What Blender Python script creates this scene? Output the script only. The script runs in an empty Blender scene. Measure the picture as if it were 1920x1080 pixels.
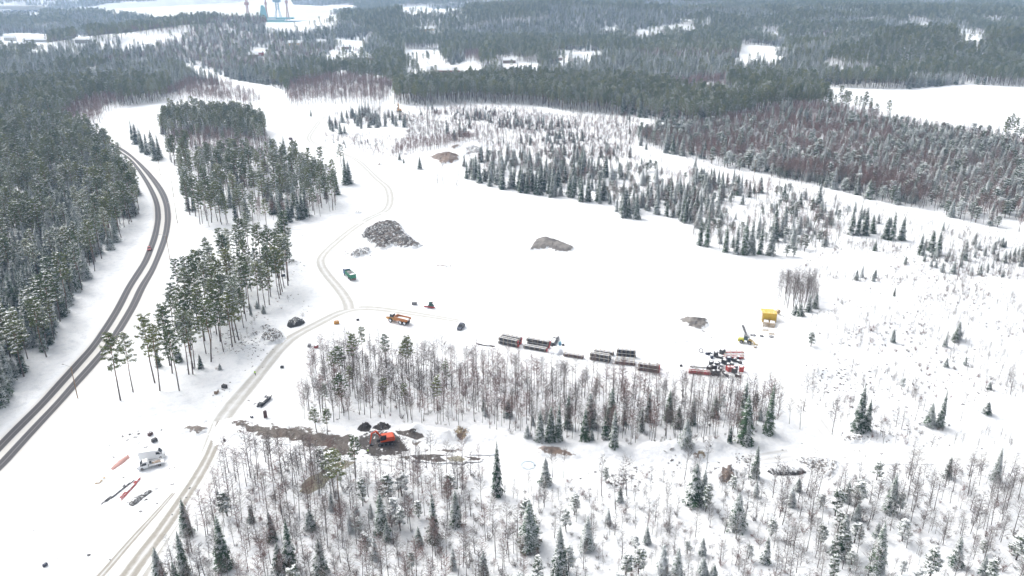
import bpy, bmesh, math, random
import numpy as np
from mathutils import Vector, Matrix, Euler
random.seed(7); rng = np.random.default_rng(7)
R = math.radians
scene = bpy.context.scene
COL = scene.collection

# ------------------------------------------------------------------ camera
CAM_H, PITCH, F = 120.0, R(21.3), 1500.0        # F in pixels of the 1920 wide photograph
cam = bpy.data.cameras.new('camera'); cam.sensor_width = 36.0; cam.lens = F / 1920 * 36
cam.clip_start = 1.0; cam.clip_end = 30000.0
camo = bpy.data.objects.new('camera', cam); COL.objects.link(camo)
camo.location = (0, 0, CAM_H); camo.rotation_euler = (R(90) - PITCH, 0, 0)
scene.camera = camo
# ------------------------------------------------------------------ world, sun, exposure
SUN_EL, SUN_ROT = R(42), R(-50)
w = bpy.data.worlds.new("World"); scene.world = w; w.use_nodes = True
nt = w.node_tree; nt.nodes.clear()
sky = nt.nodes.new('ShaderNodeTexSky'); sky.sky_type = 'NISHITA'; sky.sun_disc = False
sky.sun_elevation = SUN_EL; sky.sun_rotation = SUN_ROT; sky.dust_density = 6.0; sky.air_density = 1.0; sky.ozone_density = 0.6
bg = nt.nodes.new('ShaderNodeBackground'); bg.inputs[1].default_value = 0.15
wo = nt.nodes.new('ShaderNodeOutputWorld')
hs = nt.nodes.new('ShaderNodeHueSaturation'); hs.inputs['Saturation'].default_value = 0.18      # thin overcast: a greyer sky
nt.links.new(sky.outputs[0], hs.inputs['Color']); nt.links.new(hs.outputs[0], bg.inputs[0]); nt.links.new(bg.outputs[0], wo.inputs[0])
sl = bpy.data.lights.new('sun', 'SUN'); sl.energy = 0.8; sl.angle = R(50); sl.color = (1.0, 0.95, 0.88)
so = bpy.data.objects.new('sun', sl); COL.objects.link(so)
so.rotation_euler = (R(90) - SUN_EL, 0, -SUN_ROT + math.pi)
sd = Vector((math.sin(SUN_ROT) * math.cos(SUN_EL), math.cos(SUN_ROT) * math.cos(SUN_EL), math.sin(SUN_EL)))
so.rotation_euler = sd.to_track_quat('Z', 'Y').to_euler()
vs = scene.view_settings
vs.view_transform = 'Standard'; vs.look = 'None'; vs.gamma = 1.0; vs.exposure = 0.72
scene.cycles.max_bounces = 6; scene.cycles.diffuse_bounces = 4; scene.cycles.volume_bounces = 1
scene.cycles.transparent_max_bounces = 4

# ------------------------------------------------------------------ noise, terrain, pixel <-> ground
def _h(ix, iy, s):
    n = (ix * 374761393 + iy * 668265263 + s * 1442695041) & 0xffffffff
    n = ((n ^ (n >> 13)) * 1274126177) & 0xffffffff
    return ((n ^ (n >> 16)) & 0xffff) / 65535.0
def vnoise(x, y, sc, s=0):
    x = np.asarray(x, float) / sc + 1000.0; y = np.asarray(y, float) / sc + 1000.0
    ix = np.floor(x).astype(np.int64); iy = np.floor(y).astype(np.int64)
    fx = x - ix; fy = y - iy; fx = fx*fx*(3-2*fx); fy = fy*fy*(3-2*fy)
    a = _h(ix, iy, s); b = _h(ix+1, iy, s); c = _h(ix, iy+1, s); d = _h(ix+1, iy+1, s)
    return (a*(1-fx)+b*fx)*(1-fy) + (c*(1-fx)+d*fx)*fy
def fbm(x, y, sc, s=0, o=3):
    t = 0; a = .5
    for i in range(o): t = t + a*vnoise(x, y, sc/2**i, s+i*17); a *= .5
    return t / (1-.5**o)
def sstep(a, b, x):
    t = np.clip((x-a)/(b-a), 0, 1); return t*t*(3-2*t)
SP, CP = math.sin(PITCH), math.cos(PITCH)
def ray(px, py):
    u = (px-960)/F; v = (540-py)/F
    d = np.array([u, CP + v*SP, -SP + v*CP]); return d
def flat(px, py, z=0.0):
    d = ray(px, py); t = (z-CAM_H)/d[2] if d[2] < -1e-4 else 9000.0
    return (d[0]*t, d[1]*t)
def project(x, y, z):
    dx, dy, dz = x, y, z-CAM_H
    dep = dy*CP - dz*SP; up = dy*SP + dz*CP
    dep = np.maximum(dep, 1e-3)
    return 960 + F*dx/dep, 540 - F*up/dep, dep
def in_poly(x, y, poly):
    x = np.asarray(x, float); y = np.asarray(y, float); r = np.zeros(x.shape, bool)
    n = len(poly); j = n-1
    for i in range(n):
        xi, yi = poly[i]; xj, yj = poly[j]
        if yi != yj:
            c = ((yi > y) != (yj > y)) & (x < (xj-xi)*(y-yi)/(yj-yi) + xi); r ^= c
        j = i
    return r
def seg_dist(x, y, a, b):
    ax, ay = a; bx, by = b; dx, dy = bx-ax, by-ay; L = dx*dx+dy*dy+1e-9
    t = np.clip(((x-ax)*dx+(y-ay)*dy)/L, 0, 1)
    return np.hypot(x-ax-t*dx, y-ay-t*dy)
def poly_dist(x, y, poly, closed=True):
    d = np.full(np.shape(x), 1e9); n = len(poly)
    for i in range(n if closed else n-1): d = np.minimum(d, seg_dist(x, y, poly[i], poly[(i+1) % n]))
    return d
SEA = -8.0
WATER_PX = [(-700, 24), (0, 26), (70, 31), (180, 38), (300, 46), (420, 50), (480, 53), (560, 50), (600, 38), (660, 30),
            (640, 20), (575, 17), (535, 12), (560, 6), (600, 1), (640, -4), (470, -6), (440, 4), (330, 10), (200, 17), (90, 21), (-20, 20), (-700, 16)]
WATER = [flat(*p, SEA) for p in WATER_PX]
HILLS = []                                      # (x, y, height, radius x, radius y)
def hill(px, py, h, rx, ry): x, y = flat(px, py); HILLS.append((x, y, h, rx, ry))
hill(270, 88, 30, 200, 190); hill(420, 72, 16, 200, 150); hill(620, 62, 12, 400, 200); hill(900, 55, 18, 500, 300)
hill(1640, 122, 27, 170, 120); hill(1860, 118, 20, 150, 110); hill(1250, 62, 20, 600, 250); hill(1800, 58, 30, 700, 350)
hill(60, 2, 60, 900, 500); hill(330, -12, 70, 900, 500); hill(1100, 14, 35, 900, 500); hill(1600, 20, 55, 1200, 600); hill(640, 3, 30, 350, 250)
hill(100, 46, 12, 350, 300)
RIDGES = []                                     # snow berms: (a, b, height, width)
def ridge(a, b, h, w_): RIDGES.append((flat(*a), flat(*b), h, w_))
ridge((1095, 845), (1160, 842), 1.8, 3.5); ridge((1225, 846), (1330, 838), 2.2, 4); ridge((783, 812), (835, 820), 2.5, 3)
ridge((885, 818), (990, 826), 1.4, 4); ridge((1400, 800), (1520, 790), 1.0, 5); ridge((1520, 700), (1570, 705), 1.5, 5)
ridge((860, 262), (900, 272), 2.0, 7); ridge((640, 250), (720, 245), 2.0, 9); ridge((1560, 480), (1760, 500), 2.0, 10)
ridge((1650, 780), (1900, 770), 1.5, 9); ridge((1560, 620), (1900, 560), 3, 22); ridge((430, 675), (500, 640), 1.2, 6)
ridge((730, 812), (770, 815), 1.0, 3)
def terrain(x, y):
    x = np.asarray(x, float); y = np.asarray(y, float)
    r = np.hypot(x, y)
    z = sstep(600, 1800, r)*(fbm(x, y, 420, 3)*2-1)*21
    z = z + sstep(3500, 7500, r)*(45 + 60*(fbm(x, y, 1600, 9)-.3))
    for hx, hy, h, rx, ry in HILLS:
        z = z + h*np.exp(-((x-hx)/rx)**2 - ((y-hy)/ry)**2)
    for a, b, h, w_ in RIDGES:
        z = z + h*np.exp(-(seg_dist(x, y, a, b)/w_)**2)*(0.65+.7*vnoise(x, y, w_*1.3, 4))
    z = z + 0.35*(fbm(x, y, 38, 5)-.5)*sstep(40, 90, r)
    z = np.where(r > 1500, np.maximum(z, SEA+2.0), z)
    iw = in_poly(x, y, WATER)
    z = np.where(iw, SEA-6.0, z)
    return z
def tz(x, y): return float(terrain(np.array([x]), np.array([y]))[0])
_T = np.concatenate([np.linspace(100, 700, 300), np.geomspace(702, 9000, 700)])
def at(px, py):
    d = ray(px, py); X = d[0]*_T; Y = d[1]*_T; Z = CAM_H + d[2]*_T
    g = Z - terrain(X, Y); k = np.where(g < 0)[0]
    if len(k) == 0: return flat(px, max(py, -30))
    k = k[0]
    if k == 0: return flat(px, py)
    a, b = _T[k-1], _T[k]; ga, gb = g[k-1], g[k]; t = a + (b-a)*ga/(ga-gb)
    return (float(d[0]*t), float(d[1]*t))
def at3(px, py): x, y = at(px, py); return Vector((x, y, tz(x, y)))
def wpoly(pts): return [at(*p) for p in pts]

# ------------------------------------------------------------------ tags
def tag(o, label=None, cat=None, group=None, kind=None):
    if label: o['label'] = label
    if cat: o['category'] = cat
    if group: o['group'] = group
    if kind: o['kind'] = kind
    return o
def root(name, loc, rz, label, cat, group=None):
    o = bpy.data.objects.new(name, None); COL.objects.link(o); o.empty_display_size = .5
    o.location = loc; o.rotation_euler = (0, 0, rz); return tag(o, label, cat, group)

# ------------------------------------------------------------------ materials
MATS = {}
def nn(t, kind, **kw):
    n = t.nodes.new(kind)
    for k, v in kw.items(): setattr(n, k, v)
    return n
def base_mat(name, rough=.8, spec=.25):
    m = bpy.data.materials.new(name); m.use_nodes = True; t = m.node_tree
    b = t.nodes['Principled BSDF']; b.inputs['Roughness'].default_value = rough
    b.inputs['Specular IOR Level'].default_value = spec; MATS[name] = m
    return m, t, b
def noise(t, scale, detail=3, vec=None, rough=.6):
    n = nn(t, 'ShaderNodeTexNoise'); n.inputs['Scale'].default_value = scale; n.inputs['Detail'].default_value = detail
    n.inputs['Roughness'].default_value = rough
    if vec is not None: t.links.new(vec, n.inputs['Vector'])
    return n.outputs[0]
def ramp(t, fac, stops):
    n = nn(t, 'ShaderNodeValToRGB'); cr = n.color_ramp
    while len(cr.elements) < len(stops): cr.elements.new(.5)
    for e, (p, c) in zip(cr.elements, stops):
        e.position = p; e.color = (c[0], c[1], c[2], 1) if hasattr(c, '__len__') else (c, c, c, 1)
    t.links.new(fac, n.inputs[0]); return n.outputs[0]
def mixc(t, fac, a, b):
    n = nn(t, 'ShaderNodeMix', data_type='RGBA')
    for s, v in ((n.inputs[0], fac), (n.inputs[6], a), (n.inputs[7], b)):
        if hasattr(v, 'node'): t.links.new(v, s)
        elif hasattr(v, '__len__'): s.default_value = (v[0], v[1], v[2], 1)
        else: s.default_value = v
    return n.outputs[2]
def math_(t, op, a, b=None, c=None):
    n = nn(t, 'ShaderNodeMath', operation=op)
    for s, v in zip(n.inputs, (a, b, c)):
        if v is None: continue
        if hasattr(v, 'node'): t.links.new(v, s)
        else: s.default_value = v
    return n.outputs[0]
def pos(t): return nn(t, 'ShaderNodeNewGeometry').outputs['Position']
def objc(t): return nn(t, 'ShaderNodeTexCoord').outputs['Object']
def orand(t): return nn(t, 'ShaderNodeObjectInfo').outputs['Random']
SNOW = (0.83, 0.845, 0.865)
def snow_col(t):
    p = pos(t)
    n = noise(t, .35, 4, p, .65)
    return ramp(t, n, [(.3, (.70, .725, .76)), (.5, SNOW), (1, (.86, .865, .87))])
def bump(t, b, src, st=.4, dist=.2):
    n = nn(t, 'ShaderNodeBump'); n.inputs['Strength'].default_value = st; n.inputs['Distance'].default_value = dist
    t.links.new(src, n.inputs['Height']); t.links.new(n.outputs[0], b.inputs['Normal'])
def plain(name, col, rough=.6, metal=0., var=.12, scale=3., snow=0.0, spec=.3):
    """a painted or raw surface with small tonal variation and, optionally, snow lying on what faces up"""
    m, t, b = base_mat(name, rough, spec); b.inputs['Metallic'].default_value = metal
    n = noise(t, scale, 4, objc(t))
    c = mixc(t, n, tuple(v*(1-var*1.6) for v in col), tuple(min(1, v*(1+var)) for v in col))
    if snow > 0:
        g = nn(t, 'ShaderNodeNewGeometry'); s = nn(t, 'ShaderNodeSeparateXYZ'); t.links.new(g.outputs['Normal'], s.inputs[0])
        n2 = noise(t, 2.2, 4, g.outputs['Position'])
        f = math_(t, 'MULTIPLY', ramp(t, s.outputs[2], [(.55, 0), (.8, 1)]), ramp(t, n2, [(max(0., .62-snow*.5), 0), (max(.05, .7-snow*.5), 1)]))
        c = mixc(t, f, c, SNOW)
    t.links.new(c, b.inputs['Base Color']); return m
# snow ground
m, t, b = base_mat('snow', .9, .15)
t.links.new(snow_col(t), b.inputs['Base Color']); bump(t, b, noise(t, .45, 7, pos(t), .62), .8, .9)
m, t, b = base_mat('snow_clump', .9, .1); b.inputs['Base Color'].default_value = (.84, .855, .87, 1)
# vegetation
def needles(name, a, bcol, frost, fscale=2.5):
    m, t, b = base_mat(name, .7, .2)
    r = orand(t); c = mixc(t, ramp(t, r, [(0, 0), (.35, .25), (.75, .6), (1, 1)]), a, bcol)
    n = noise(t, 1.1, 3, objc(t)); c = mixc(t, math_(t, 'MULTIPLY', n, .7), c, tuple(v*.55 for v in a))
    n2 = noise(t, fscale, 2, objc(t), .5); fr = math_(t, 'FRACT', math_(t, 'MULTIPLY', r, 7.31))     # each tree carries its own load of snow
    n3 = math_(t, 'ADD', n2, math_(t, 'MULTIPLY', math_(t, 'SUBTRACT', fr, .5), .30))
    c = mixc(t, ramp(t, n3, [(.66-frost*.3, 0), (.72-frost*.28, .92)]), c, (.74, .77, .78))
    t.links.new(c, b.inputs['Base Color']); return m
needles('needle_spruce', (.026, .066, .036), (.10, .175, .09), .08)
needles('needle_spruce_frost', (.05, .105, .075), (.11, .18, .13), .36, 1.6)
needles('needle_pine', (.07, .12, .038), (.28, .30, .09), .02)
needles('needle_pine_frost', (.085, .14, .08), (.20, .25, .15), .34)
def bark(name, lo, hi, z0, z1, snow=False):
    m, t, b = base_mat(name, .9, .1)
    s = nn(t, 'ShaderNodeSeparateXYZ'); o = objc(t); t.links.new(o, s.inputs[0])
    mr = nn(t, 'ShaderNodeMapRange'); t.links.new(s.outputs[2], mr.inputs[0]); mr.inputs[1].default_value = z0; mr.inputs[2].default_value = z1
    c = mixc(t, mr.outputs[0], lo, hi); n = noise(t, 4, 3, o); c = mixc(t, math_(t, 'MULTIPLY', n, .6), c, tuple(v*.6 for v in lo))
    t.links.new(c, b.inputs['Base Color']); return m
bark('bark_pine', (.13, .105, .10), (.30, .16, .09), 4, 12)
bark('bark_spruce', (.12, .10, .09), (.13, .11, .09), 2, 9)
bark('bark_birch', (.115, .10, .095), (.20, .18, .17), 1, 6)
def twig(name, a, b2):
    m, t, b = base_mat(name, .9, .1); t.links.new(mixc(t, orand(t), a, b2), b.inputs['Base Color'])
twig('twig_red', (.175, .11, .10), (.27, .18, .165)); twig('twig_grey', (.115, .10, .095), (.20, .17, .155))
# ground patches: attribute d = metres from the edge, snow beyond a noisy edge
def patch_mat(name, c1, c2, c3=None, snow_amt=.3, edge=1.2, nsc=.6, rough=.95, fine=2.5, dist=.4, amp=5.0):
    m, t, b = base_mat(name, rough, .15)
    p = pos(t)
    a = nn(t, 'ShaderNodeAttribute', attribute_name='d').outputs['Fac']
    n1 = noise(t, nsc, 5, p); n2 = noise(t, fine, 5, p, .7); n3 = noise(t, .18, 3, p)
    c = mixc(t, ramp(t, n2, [(.3, 0), (.7, 1)]), c1, c2)
    if c3: c = mixc(t, ramp(t, n3, [(.45, 0), (.6, 1)]), c, c3)
    e = math_(t, 'ADD', math_(t, 'DIVIDE', a, edge), math_(t, 'MULTIPLY', math_(t, 'SUBTRACT', n1, .62), amp))
    f1 = ramp(t, e, [(0.1, 1), (.45, 0)])
    f2 = ramp(t, math_(t, 'MULTIPLY', n1, n2), [(max(.0, .42-snow_amt*.35), 0), (max(.05, .47-snow_amt*.35), 1)])
    f = math_(t, 'MAXIMUM', f1, math_(t, 'MULTIPLY', f2, 1.0 if snow_amt > 0 else 0.0))
    c = mixc(t, f, c, snow_col(t)); t.links.new(c, b.inputs['Base Color'])
    bump(t, b, n2, .8, dist); return m
patch_mat('rock_dark', (.05, .05, .05), (.21, .20, .19), (.16, .135, .12), .40, 1.6, .5, .95, 2.5, .7, 4.5)
patch_mat('gravel_grey', (.20, .19, .175), (.30, .28, .265), (.15, .14, .135), .0, 1.2, .6, .95, 2.5, .4, 3)
patch_mat('gravel_tan', (.26, .235, .21), (.36, .33, .30), (.22, .19, .17), .12)
patch_mat('earth_brown', (.17, .12, .09), (.30, .23, .19), (.24, .20, .18), .25)
patch_mat('rubble', (.14, .135, .13), (.32, .30, .28), None, .55, .8, .8, .95, 1.6)
patch_mat('mud', (.09, .08, .072), (.22, .195, .175), (.14, .115, .10), .2, 2.2, .3, .95, 1.3)
patch_mat('mud_dark', (.035, .033, .033), (.13, .118, .11), (.08, .072, .07), .28, 1.6, .4, .95, 1.4)
patch_mat('peat', (.03, .028, .028), (.12, .108, .10), (.06, .055, .055), .22, .35, .9, .9, 1.6, .5, 1.6)
patch_mat('trench', (.045, .04, .04), (.17, .15, .135), (.10, .09, .085), .25, .5, .5, .9, 1.2, .3, 2.4)
patch_mat('mud_light', (.34, .32, .29), (.56, .545, .51), None, .5, 6, .25, .95, 1.6)
patch_mat('puddle', (.30, .29, .21), (.36, .34, .25), (.22, .19, .15), .0, .6, .3, .25)
patch_mat('dry_grass', (.22, .17, .10), (.36, .30, .19), (.20, .15, .12), .35)
# tracks: v across the strip, snow at both edges
def track_mat(name, c1, c2, cover, center=.35, q=1.2):
    m, t, b = base_mat(name, .95, .1); p = pos(t)
    uv = nn(t, 'ShaderNodeUVMap', uv_map='UVMap').outputs[0]; s = nn(t, 'ShaderNodeSeparateXYZ'); t.links.new(uv, s.inputs[0])
    prof = ramp(t, s.outputs[1], [(0, 0), (.14, .35), (.26, 1), (.38, .8), (.5, center), (.62, .8), (.74, 1), (.86, .35), (1, 0)])
    st = nn(t, 'ShaderNodeMapping'); st.inputs['Scale'].default_value = (.05, 9, 1); t.links.new(uv, st.inputs[0])
    n = noise(t, 2.0, 6, st.outputs[0], .75); n2 = noise(t, .35, 5, p, .7); n3 = noise(t, 2, 5, p, .7)
    f = math_(t, 'MULTIPLY', prof, math_(t, 'ADD', math_(t, 'MULTIPLY', n, .9), math_(t, 'MULTIPLY', n2, .9)))
    f = ramp(t, f, [(.90-cover, 0), (1.5-cover, 1)])
    c = mixc(t, f, snow_col(t), mixc(t, n3, c1, c2)); t.links.new(c, b.inputs['Base Color']); bump(t, b, n3, .4, .2)
track_mat('track_faint', (.52, .515, .50), (.66, .66, .65), .50)
track_mat('track_dirt', (.34, .33, .305), (.54, .53, .505), .70, .55)
track_mat('track_mud', (.24, .225, .195), (.42, .40, .365), .76, .45)
track_mat('shoulder', (.56, .545, .52), (.70, .685, .66), .75, .9)
m, t, b = base_mat('asphalt', .8, .2)
uv = nn(t, 'ShaderNodeUVMap', uv_map='UVMap').outputs[0]; s = nn(t, 'ShaderNodeSeparateXYZ'); t.links.new(uv, s.inputs[0])
st = nn(t, 'ShaderNodeMapping'); st.inputs['Scale'].default_value = (.02, 6, 1); t.links.new(uv, st.inputs[0])
n = noise(t, 2.0, 4, st.outputs[0]); n2 = noise(t, .8, 4, pos(t))
f = math_(t, 'ADD', ramp(t, s.outputs[1], [(0, .9), (.07, .25), (.2, .0), (.42, .06), (.5, .45), (.58, .06), (.8, .0), (.93, .2), (1, .9)]), math_(t, 'MULTIPLY', math_(t, 'SUBTRACT', n, .5), .5))
f = ramp(t, f, [(.15, 0), (.9, 1)])
c = mixc(t, f, mixc(t, n2, (.062, .059, .064), (.10, .095, .10)), (.42, .41, .41)); t.links.new(c, b.inputs['Base Color'])
# frozen water
m, t, b = base_mat('ice', .55, .3)
st = nn(t, 'ShaderNodeMapping'); st.inputs['Scale'].default_value = (.15, 1, 1); t.links.new(pos(t), st.inputs[0])
t.links.new(ramp(t, noise(t, .012, 4, st.outputs[0]), [(.35, (.42, .41, .375)), (.6, (.54, .53, .49)), (.8, (.66, .655, .63))]), b.inputs['Base Color'])
# paints
plain('paint_white', (.84, .85, .86), .4, var=.03); plain('paint_orange', (.50, .20, .07), .5, var=.25, snow=.25); plain('paint_red_orange', (.62, .075, .02), .4)
plain('paint_amber', (.55, .27, .06), .5, snow=.2); plain('paint_green', (.035, .22, .13), .45); plain('paint_blue', (.03, .09, .25), .45)
plain('paint_yellow', (.68, .45, .05), .5, var=.2, snow=.12); plain('paint_lime', (.45, .42, .05), .45); plain('paint_red', (.30, .03, .035), .4)
plain('paint_navy', (.05, .06, .09), .35); plain('paint_teal', (.05, .13, .12), .5); plain('paint_cyan', (.16, .42, .46), .5)
plain('paint_turq', (.22, .50, .50), .5, snow=.4); plain('paint_steelblue', (.13, .27, .38), .5); plain('paint_pink', (.45, .25, .22), .6)
plain('glass', (.025, .03, .04), .12, spec=.6); plain('rubber', (.03, .03, .032), .8); plain('rim', (.35, .34, .33), .5)
plain('steel', (.20, .20, .21), .5, .3); plain('steel_dark', (.06, .06, .065), .6); plain('galvanised', (.35, .35, .36), .5, .3)
plain('pipe_black', (.035, .037, .045), .55, snow=.12); plain('pipe_grey', (.075, .07, .07), .6, snow=.15); plain('pipe_brown', (.10, .062, .062), .6, snow=.15)
plain('pipe_red', (.42, .055, .05), .55, snow=.12); plain('wood_pale', (.52, .46, .38), .8); plain('wood', (.24, .18, .13), .85, snow=.2)
plain('wood_pole', (.26, .17, .10), .9); plain('tarp_black', (.05, .053, .055), .6, var=.4, scale=1.2, snow=.12); plain('hose_snowy', (.05, .052, .055), .7, var=.4, scale=1.5, snow=.85); plain('tarp_white', (.7, .72, .76), .5)
plain('rock', (.16, .155, .15), .9, var=.3, snow=.25); plain('timber_tan', (.42, .31, .18), .8, snow=.3)
plain('skin', (.50, .32, .25), .6); plain('hivis', (.48, .85, .03), .7); plain('trousers', (.03, .035, .05), .8); plain('helmet', (.8, .8, .78), .4)
for nm, c in (('wall_red', (.30, .045, .04)), ('wall_yellow', (.58, .40, .16)), ('wall_white', (.68, .67, .64)), ('wall_brown', (.20, .13, .09)), ('wall_grey', (.35, .35, .34))):
    plain(nm, c, .8)

# ------------------------------------------------------------------ mesh builder
class MB:
    def __init__(s): s.v = []; s.f = []; s.m = []; s.mat = 0; s.M = Matrix()
    def add(s, vs_, fs):
        k = len(s.v); s.v += [tuple(s.M @ Vector(p)) for p in vs_]
        s.f += [tuple(i+k for i in f) for f in fs]; s.m += [s.mat]*len(fs); return s
    def box(s, cx, cy, cz, sx, sy, sz, tx=1., ty=1., rz=0., ry=0.):
        """box with its BOTTOM centre at (cx,cy,cz); tx,ty taper the top"""
        M = Matrix.Rotation(rz, 4, 'Z') @ Matrix.Rotation(ry, 4, 'Y')
        P = []
        for z, kx, ky in ((0, 1, 1), (sz, tx, ty)):
            for x, y in ((-1, -1), (1, -1), (1, 1), (-1, 1)): P.append(Vector((cx, cy, cz)) + M @ Vector((x*sx*kx/2, y*sy*ky/2, z)))
        return s.add(P, [(3, 2, 1, 0), (4, 5, 6, 7), (0, 1, 5, 4), (1, 2, 6, 5), (2, 3, 7, 6), (3, 0, 4, 7)])
    def tube(s, a, b, r0, r1=None, n=8, cap=True):
        a = Vector(a); b = Vector(b); r1 = r0 if r1 is None else r1; d = (b-a)
        if d.length < 1e-6: return s
        q = d.normalized().to_track_quat('Z', 'Y'); P = []
        for c, r in ((a, r0), (b, r1)):
            for i in range(n): an = 2*math.pi*i/n; P.append(c + q @ Vector((math.cos(an)*r, math.sin(an)*r, 0)))
        F_ = [(i, (i+1) % n, n+(i+1) % n, n+i) for i in range(n)]
        if cap: F_ += [tuple(range(n-1, -1, -1)), tuple(range(n, 2*n))]
        return s.add(P, F_)
    def prism(s, prof, y0, y1, top=1.0):
        """profile in x,z extruded in y"""
        n = len(prof); P = [(x, y0, z) for x, z in prof] + [(x, y1, z) for x, z in prof]
        return s.add(P, [tuple(range(n)), tuple(range(2*n-1, n-1, -1))] + [(i, n+i, n+(i+1) % n, (i+1) % n) for i in range(n)])
    def loft(s, secs):
        """secs: (x, half width bottom, half width top, z bottom, z top)"""
        P = []; 
        for x, wb, wt, zb, zt in secs: P += [(x, -wb, zb), (x, wb, zb), (x, wt, zt), (x, -wt, zt)]
        F_ = [(3, 2, 1, 0)]; n = len(secs)
        for i in range(n-1):
            a = 4*i; b = a+4
            for k in range(4): F_.append((a+k, a+(k+1) % 4, b+(k+1) % 4, b+k))
        e = 4*(n-1); F_.append((e, e+1, e+2, e+3)); return s.add(P, F_)
    def mesh(s, name, mats, smooth=False):
        me = bpy.data.meshes.new(name); me.from_pydata(s.v, [], s.f)
        for m_ in mats: me.materials.append(MATS[m_])
        me.polygons.foreach_set('material_index', s.m)
        if smooth: me.polygons.foreach_set('use_smooth', [True]*len(s.f))
        me.update(); return me
    def obj(s, name, mats, parent=None, bevel=0., smooth=False, label=None):
        if isinstance(mats, str): mats = [mats]
        o = bpy.data.objects.new(name, s.mesh(name, mats, smooth)); COL.objects.link(o)
        if parent: o.parent = parent
        if bevel:
            b_ = o.modifiers.new('bevel', 'BEVEL'); b_.width = bevel; b_.segments = 1; b_.limit_method = 'ANGLE'
        if label: o['label'] = label
        return o
def wheel(parent, x, y, r, w_, rimm='rim'):
    a = MB(); n = 14
    prof = [(r*.62, -w_/2), (r*.93, -w_/2), (r, -w_*.3), (r, w_*.3), (r*.93, w_/2), (r*.62, w_/2)]
    P = []; F_ = []
    for i in range(n):
        an = 2*math.pi*i/n
        for q, yy in prof: P.append((x+q*math.cos(an), y+yy, r+q*math.sin(an)))
    k = len(prof)
    for i in range(n):
        j = (i+1) % n
        for e in range(k): F_.append((i*k+e, j*k+e, j*k+(e+1) % k, i*k+(e+1) % k))
    a.add(P, F_); o = a.obj('wheel', 'rubber', parent)
    b_ = MB().tube((x, y-w_*.38, r), (x, y+w_*.38, r), r*.62, n=12); b_.obj('rim', rimm, o); return o
def heading(a, b):
    """angle so that +x points from pixel a to pixel b on the ground"""
    A = at(*a); B = at(*b); return math.atan2(B[1]-A[1], B[0]-A[0])
def mid(a, b):
    A = at3(*a); B = at3(*b); p = (A+B)/2; p.z = tz(p.x, p.y); return p

# ------------------------------------------------------------------ ground, water
def ground():
    rad = list(np.geomspace(12, 150, 45)[:-1]) + list(np.geomspace(150, 1500, 580)[:-1]) + list(np.geomspace(1500, 9500, 190))
    ang = list(np.arange(-180, -42, 3.0)) + list(np.arange(-42, 42, .26)) + list(np.arange(42, 180, 3.0))
    A = np.radians(np.array(ang)); Rr = np.array(rad)
    X = (Rr[:, None]*np.sin(A)[None]).ravel(); Y = (Rr[:, None]*np.cos(A)[None]).ravel(); Z = terrain(X, Y)
    nA, nR = len(A), len(Rr)
    V = np.stack([X, Y, Z], 1); V = np.vstack([V, [[0, 0, 0]]])
    i = np.arange(nR-1)[:, None]*nA; j = np.arange(nA)[None]; j2 = (j+1) % nA
    Q = np.stack([(i+j), (i+nA+j), (i+nA+j2), (i+j2)], 2).reshape(-1, 4)
    c = len(V)-1; T3 = [(c, k, (k+1) % nA) for k in range(nA)]
    me = bpy.data.meshes.new('ground')
    nv, nf = len(V), len(Q)
    faces = Q.tolist() + T3
    me.from_pydata(V.tolist(), [], faces); me.materials.append(MATS['snow'])
    me.polygons.foreach_set('use_smooth', [True]*len(faces)); me.update()
    o = bpy.data.objects.new('ground', me); COL.objects.link(o); tag(o, kind='structure')
ground()
mb = MB(); W2 = [(x, y, SEA) for x, y in WATER]
bm = bmesh.new(); vsb = [bm.verts.new(p) for p in W2]; fb = bm.faces.new(vsb); bm.normal_update()
if fb.normal.z < 0: fb.normal_flip()
bmesh.ops.triangulate(bm, faces=bm.faces[:]); me = bpy.data.meshes.new('water'); bm.to_mesh(me); bm.free(); me.materials.append(MATS['ice'])
o = bpy.data.objects.new('water', me); COL.objects.link(o); tag(o, kind='structure')

def resample(pts, n):
    P = np.array(pts, float); d = np.r_[0, np.cumsum(np.hypot(*np.diff(P, axis=0).T))]
    # smooth: catmull-like through chaikin
    for _ in range(2):
        Q = [P[0]]
        for a, b in zip(P[:-1], P[1:]): Q += [a*.75+b*.25, a*.25+b*.75]
        Q.append(P[-1]); P = np.array(Q)
    d = np.r_[0, np.cumsum(np.hypot(*np.diff(P, axis=0).T))]; s = np.linspace(0, d[-1], n)
    return np.stack([np.interp(s, d, P[:, 0]), np.interp(s, d, P[:, 1])], 1), d[-1]
def strip2(name, L, Rt, mat, off, kind='structure', nx=6):
    """sheet between two edge lines given in world metres"""
    n = max(12, int(resample(L, 10)[1]/2.0)); A, LA = resample(L, n); B, _ = resample(Rt, n)
    k = nx+1; P = []; UV = []
    for i in range(n):
        for j in range(k): f = j/nx; p = A[i]*(1-f)+B[i]*f; P.append(p); UV.append((i/(n-1)*LA, f))
    P = np.array(P); Z = terrain(P[:, 0], P[:, 1]) + off
    F_ = [(i*k+j, i*k+j+1, (i+1)*k+j+1, (i+1)*k+j) for i in range(n-1) for j in range(nx)]
    me = bpy.data.meshes.new(name); me.from_pydata([(x, y, z) for (x, y), z in zip(P, Z)], [], F_)
    uvl = me.uv_layers.new(name='UVMap')
    for lp in me.loops: uvl.data[lp.index].uv = UV[lp.vertex_index]
    me.materials.append(MATS[mat]); me.update()
    if me.polygons[0].normal.z < 0: me.flip_normals()
    o = bpy.data.objects.new(name, me); COL.objects.link(o); tag(o, kind=kind); return o
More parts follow.
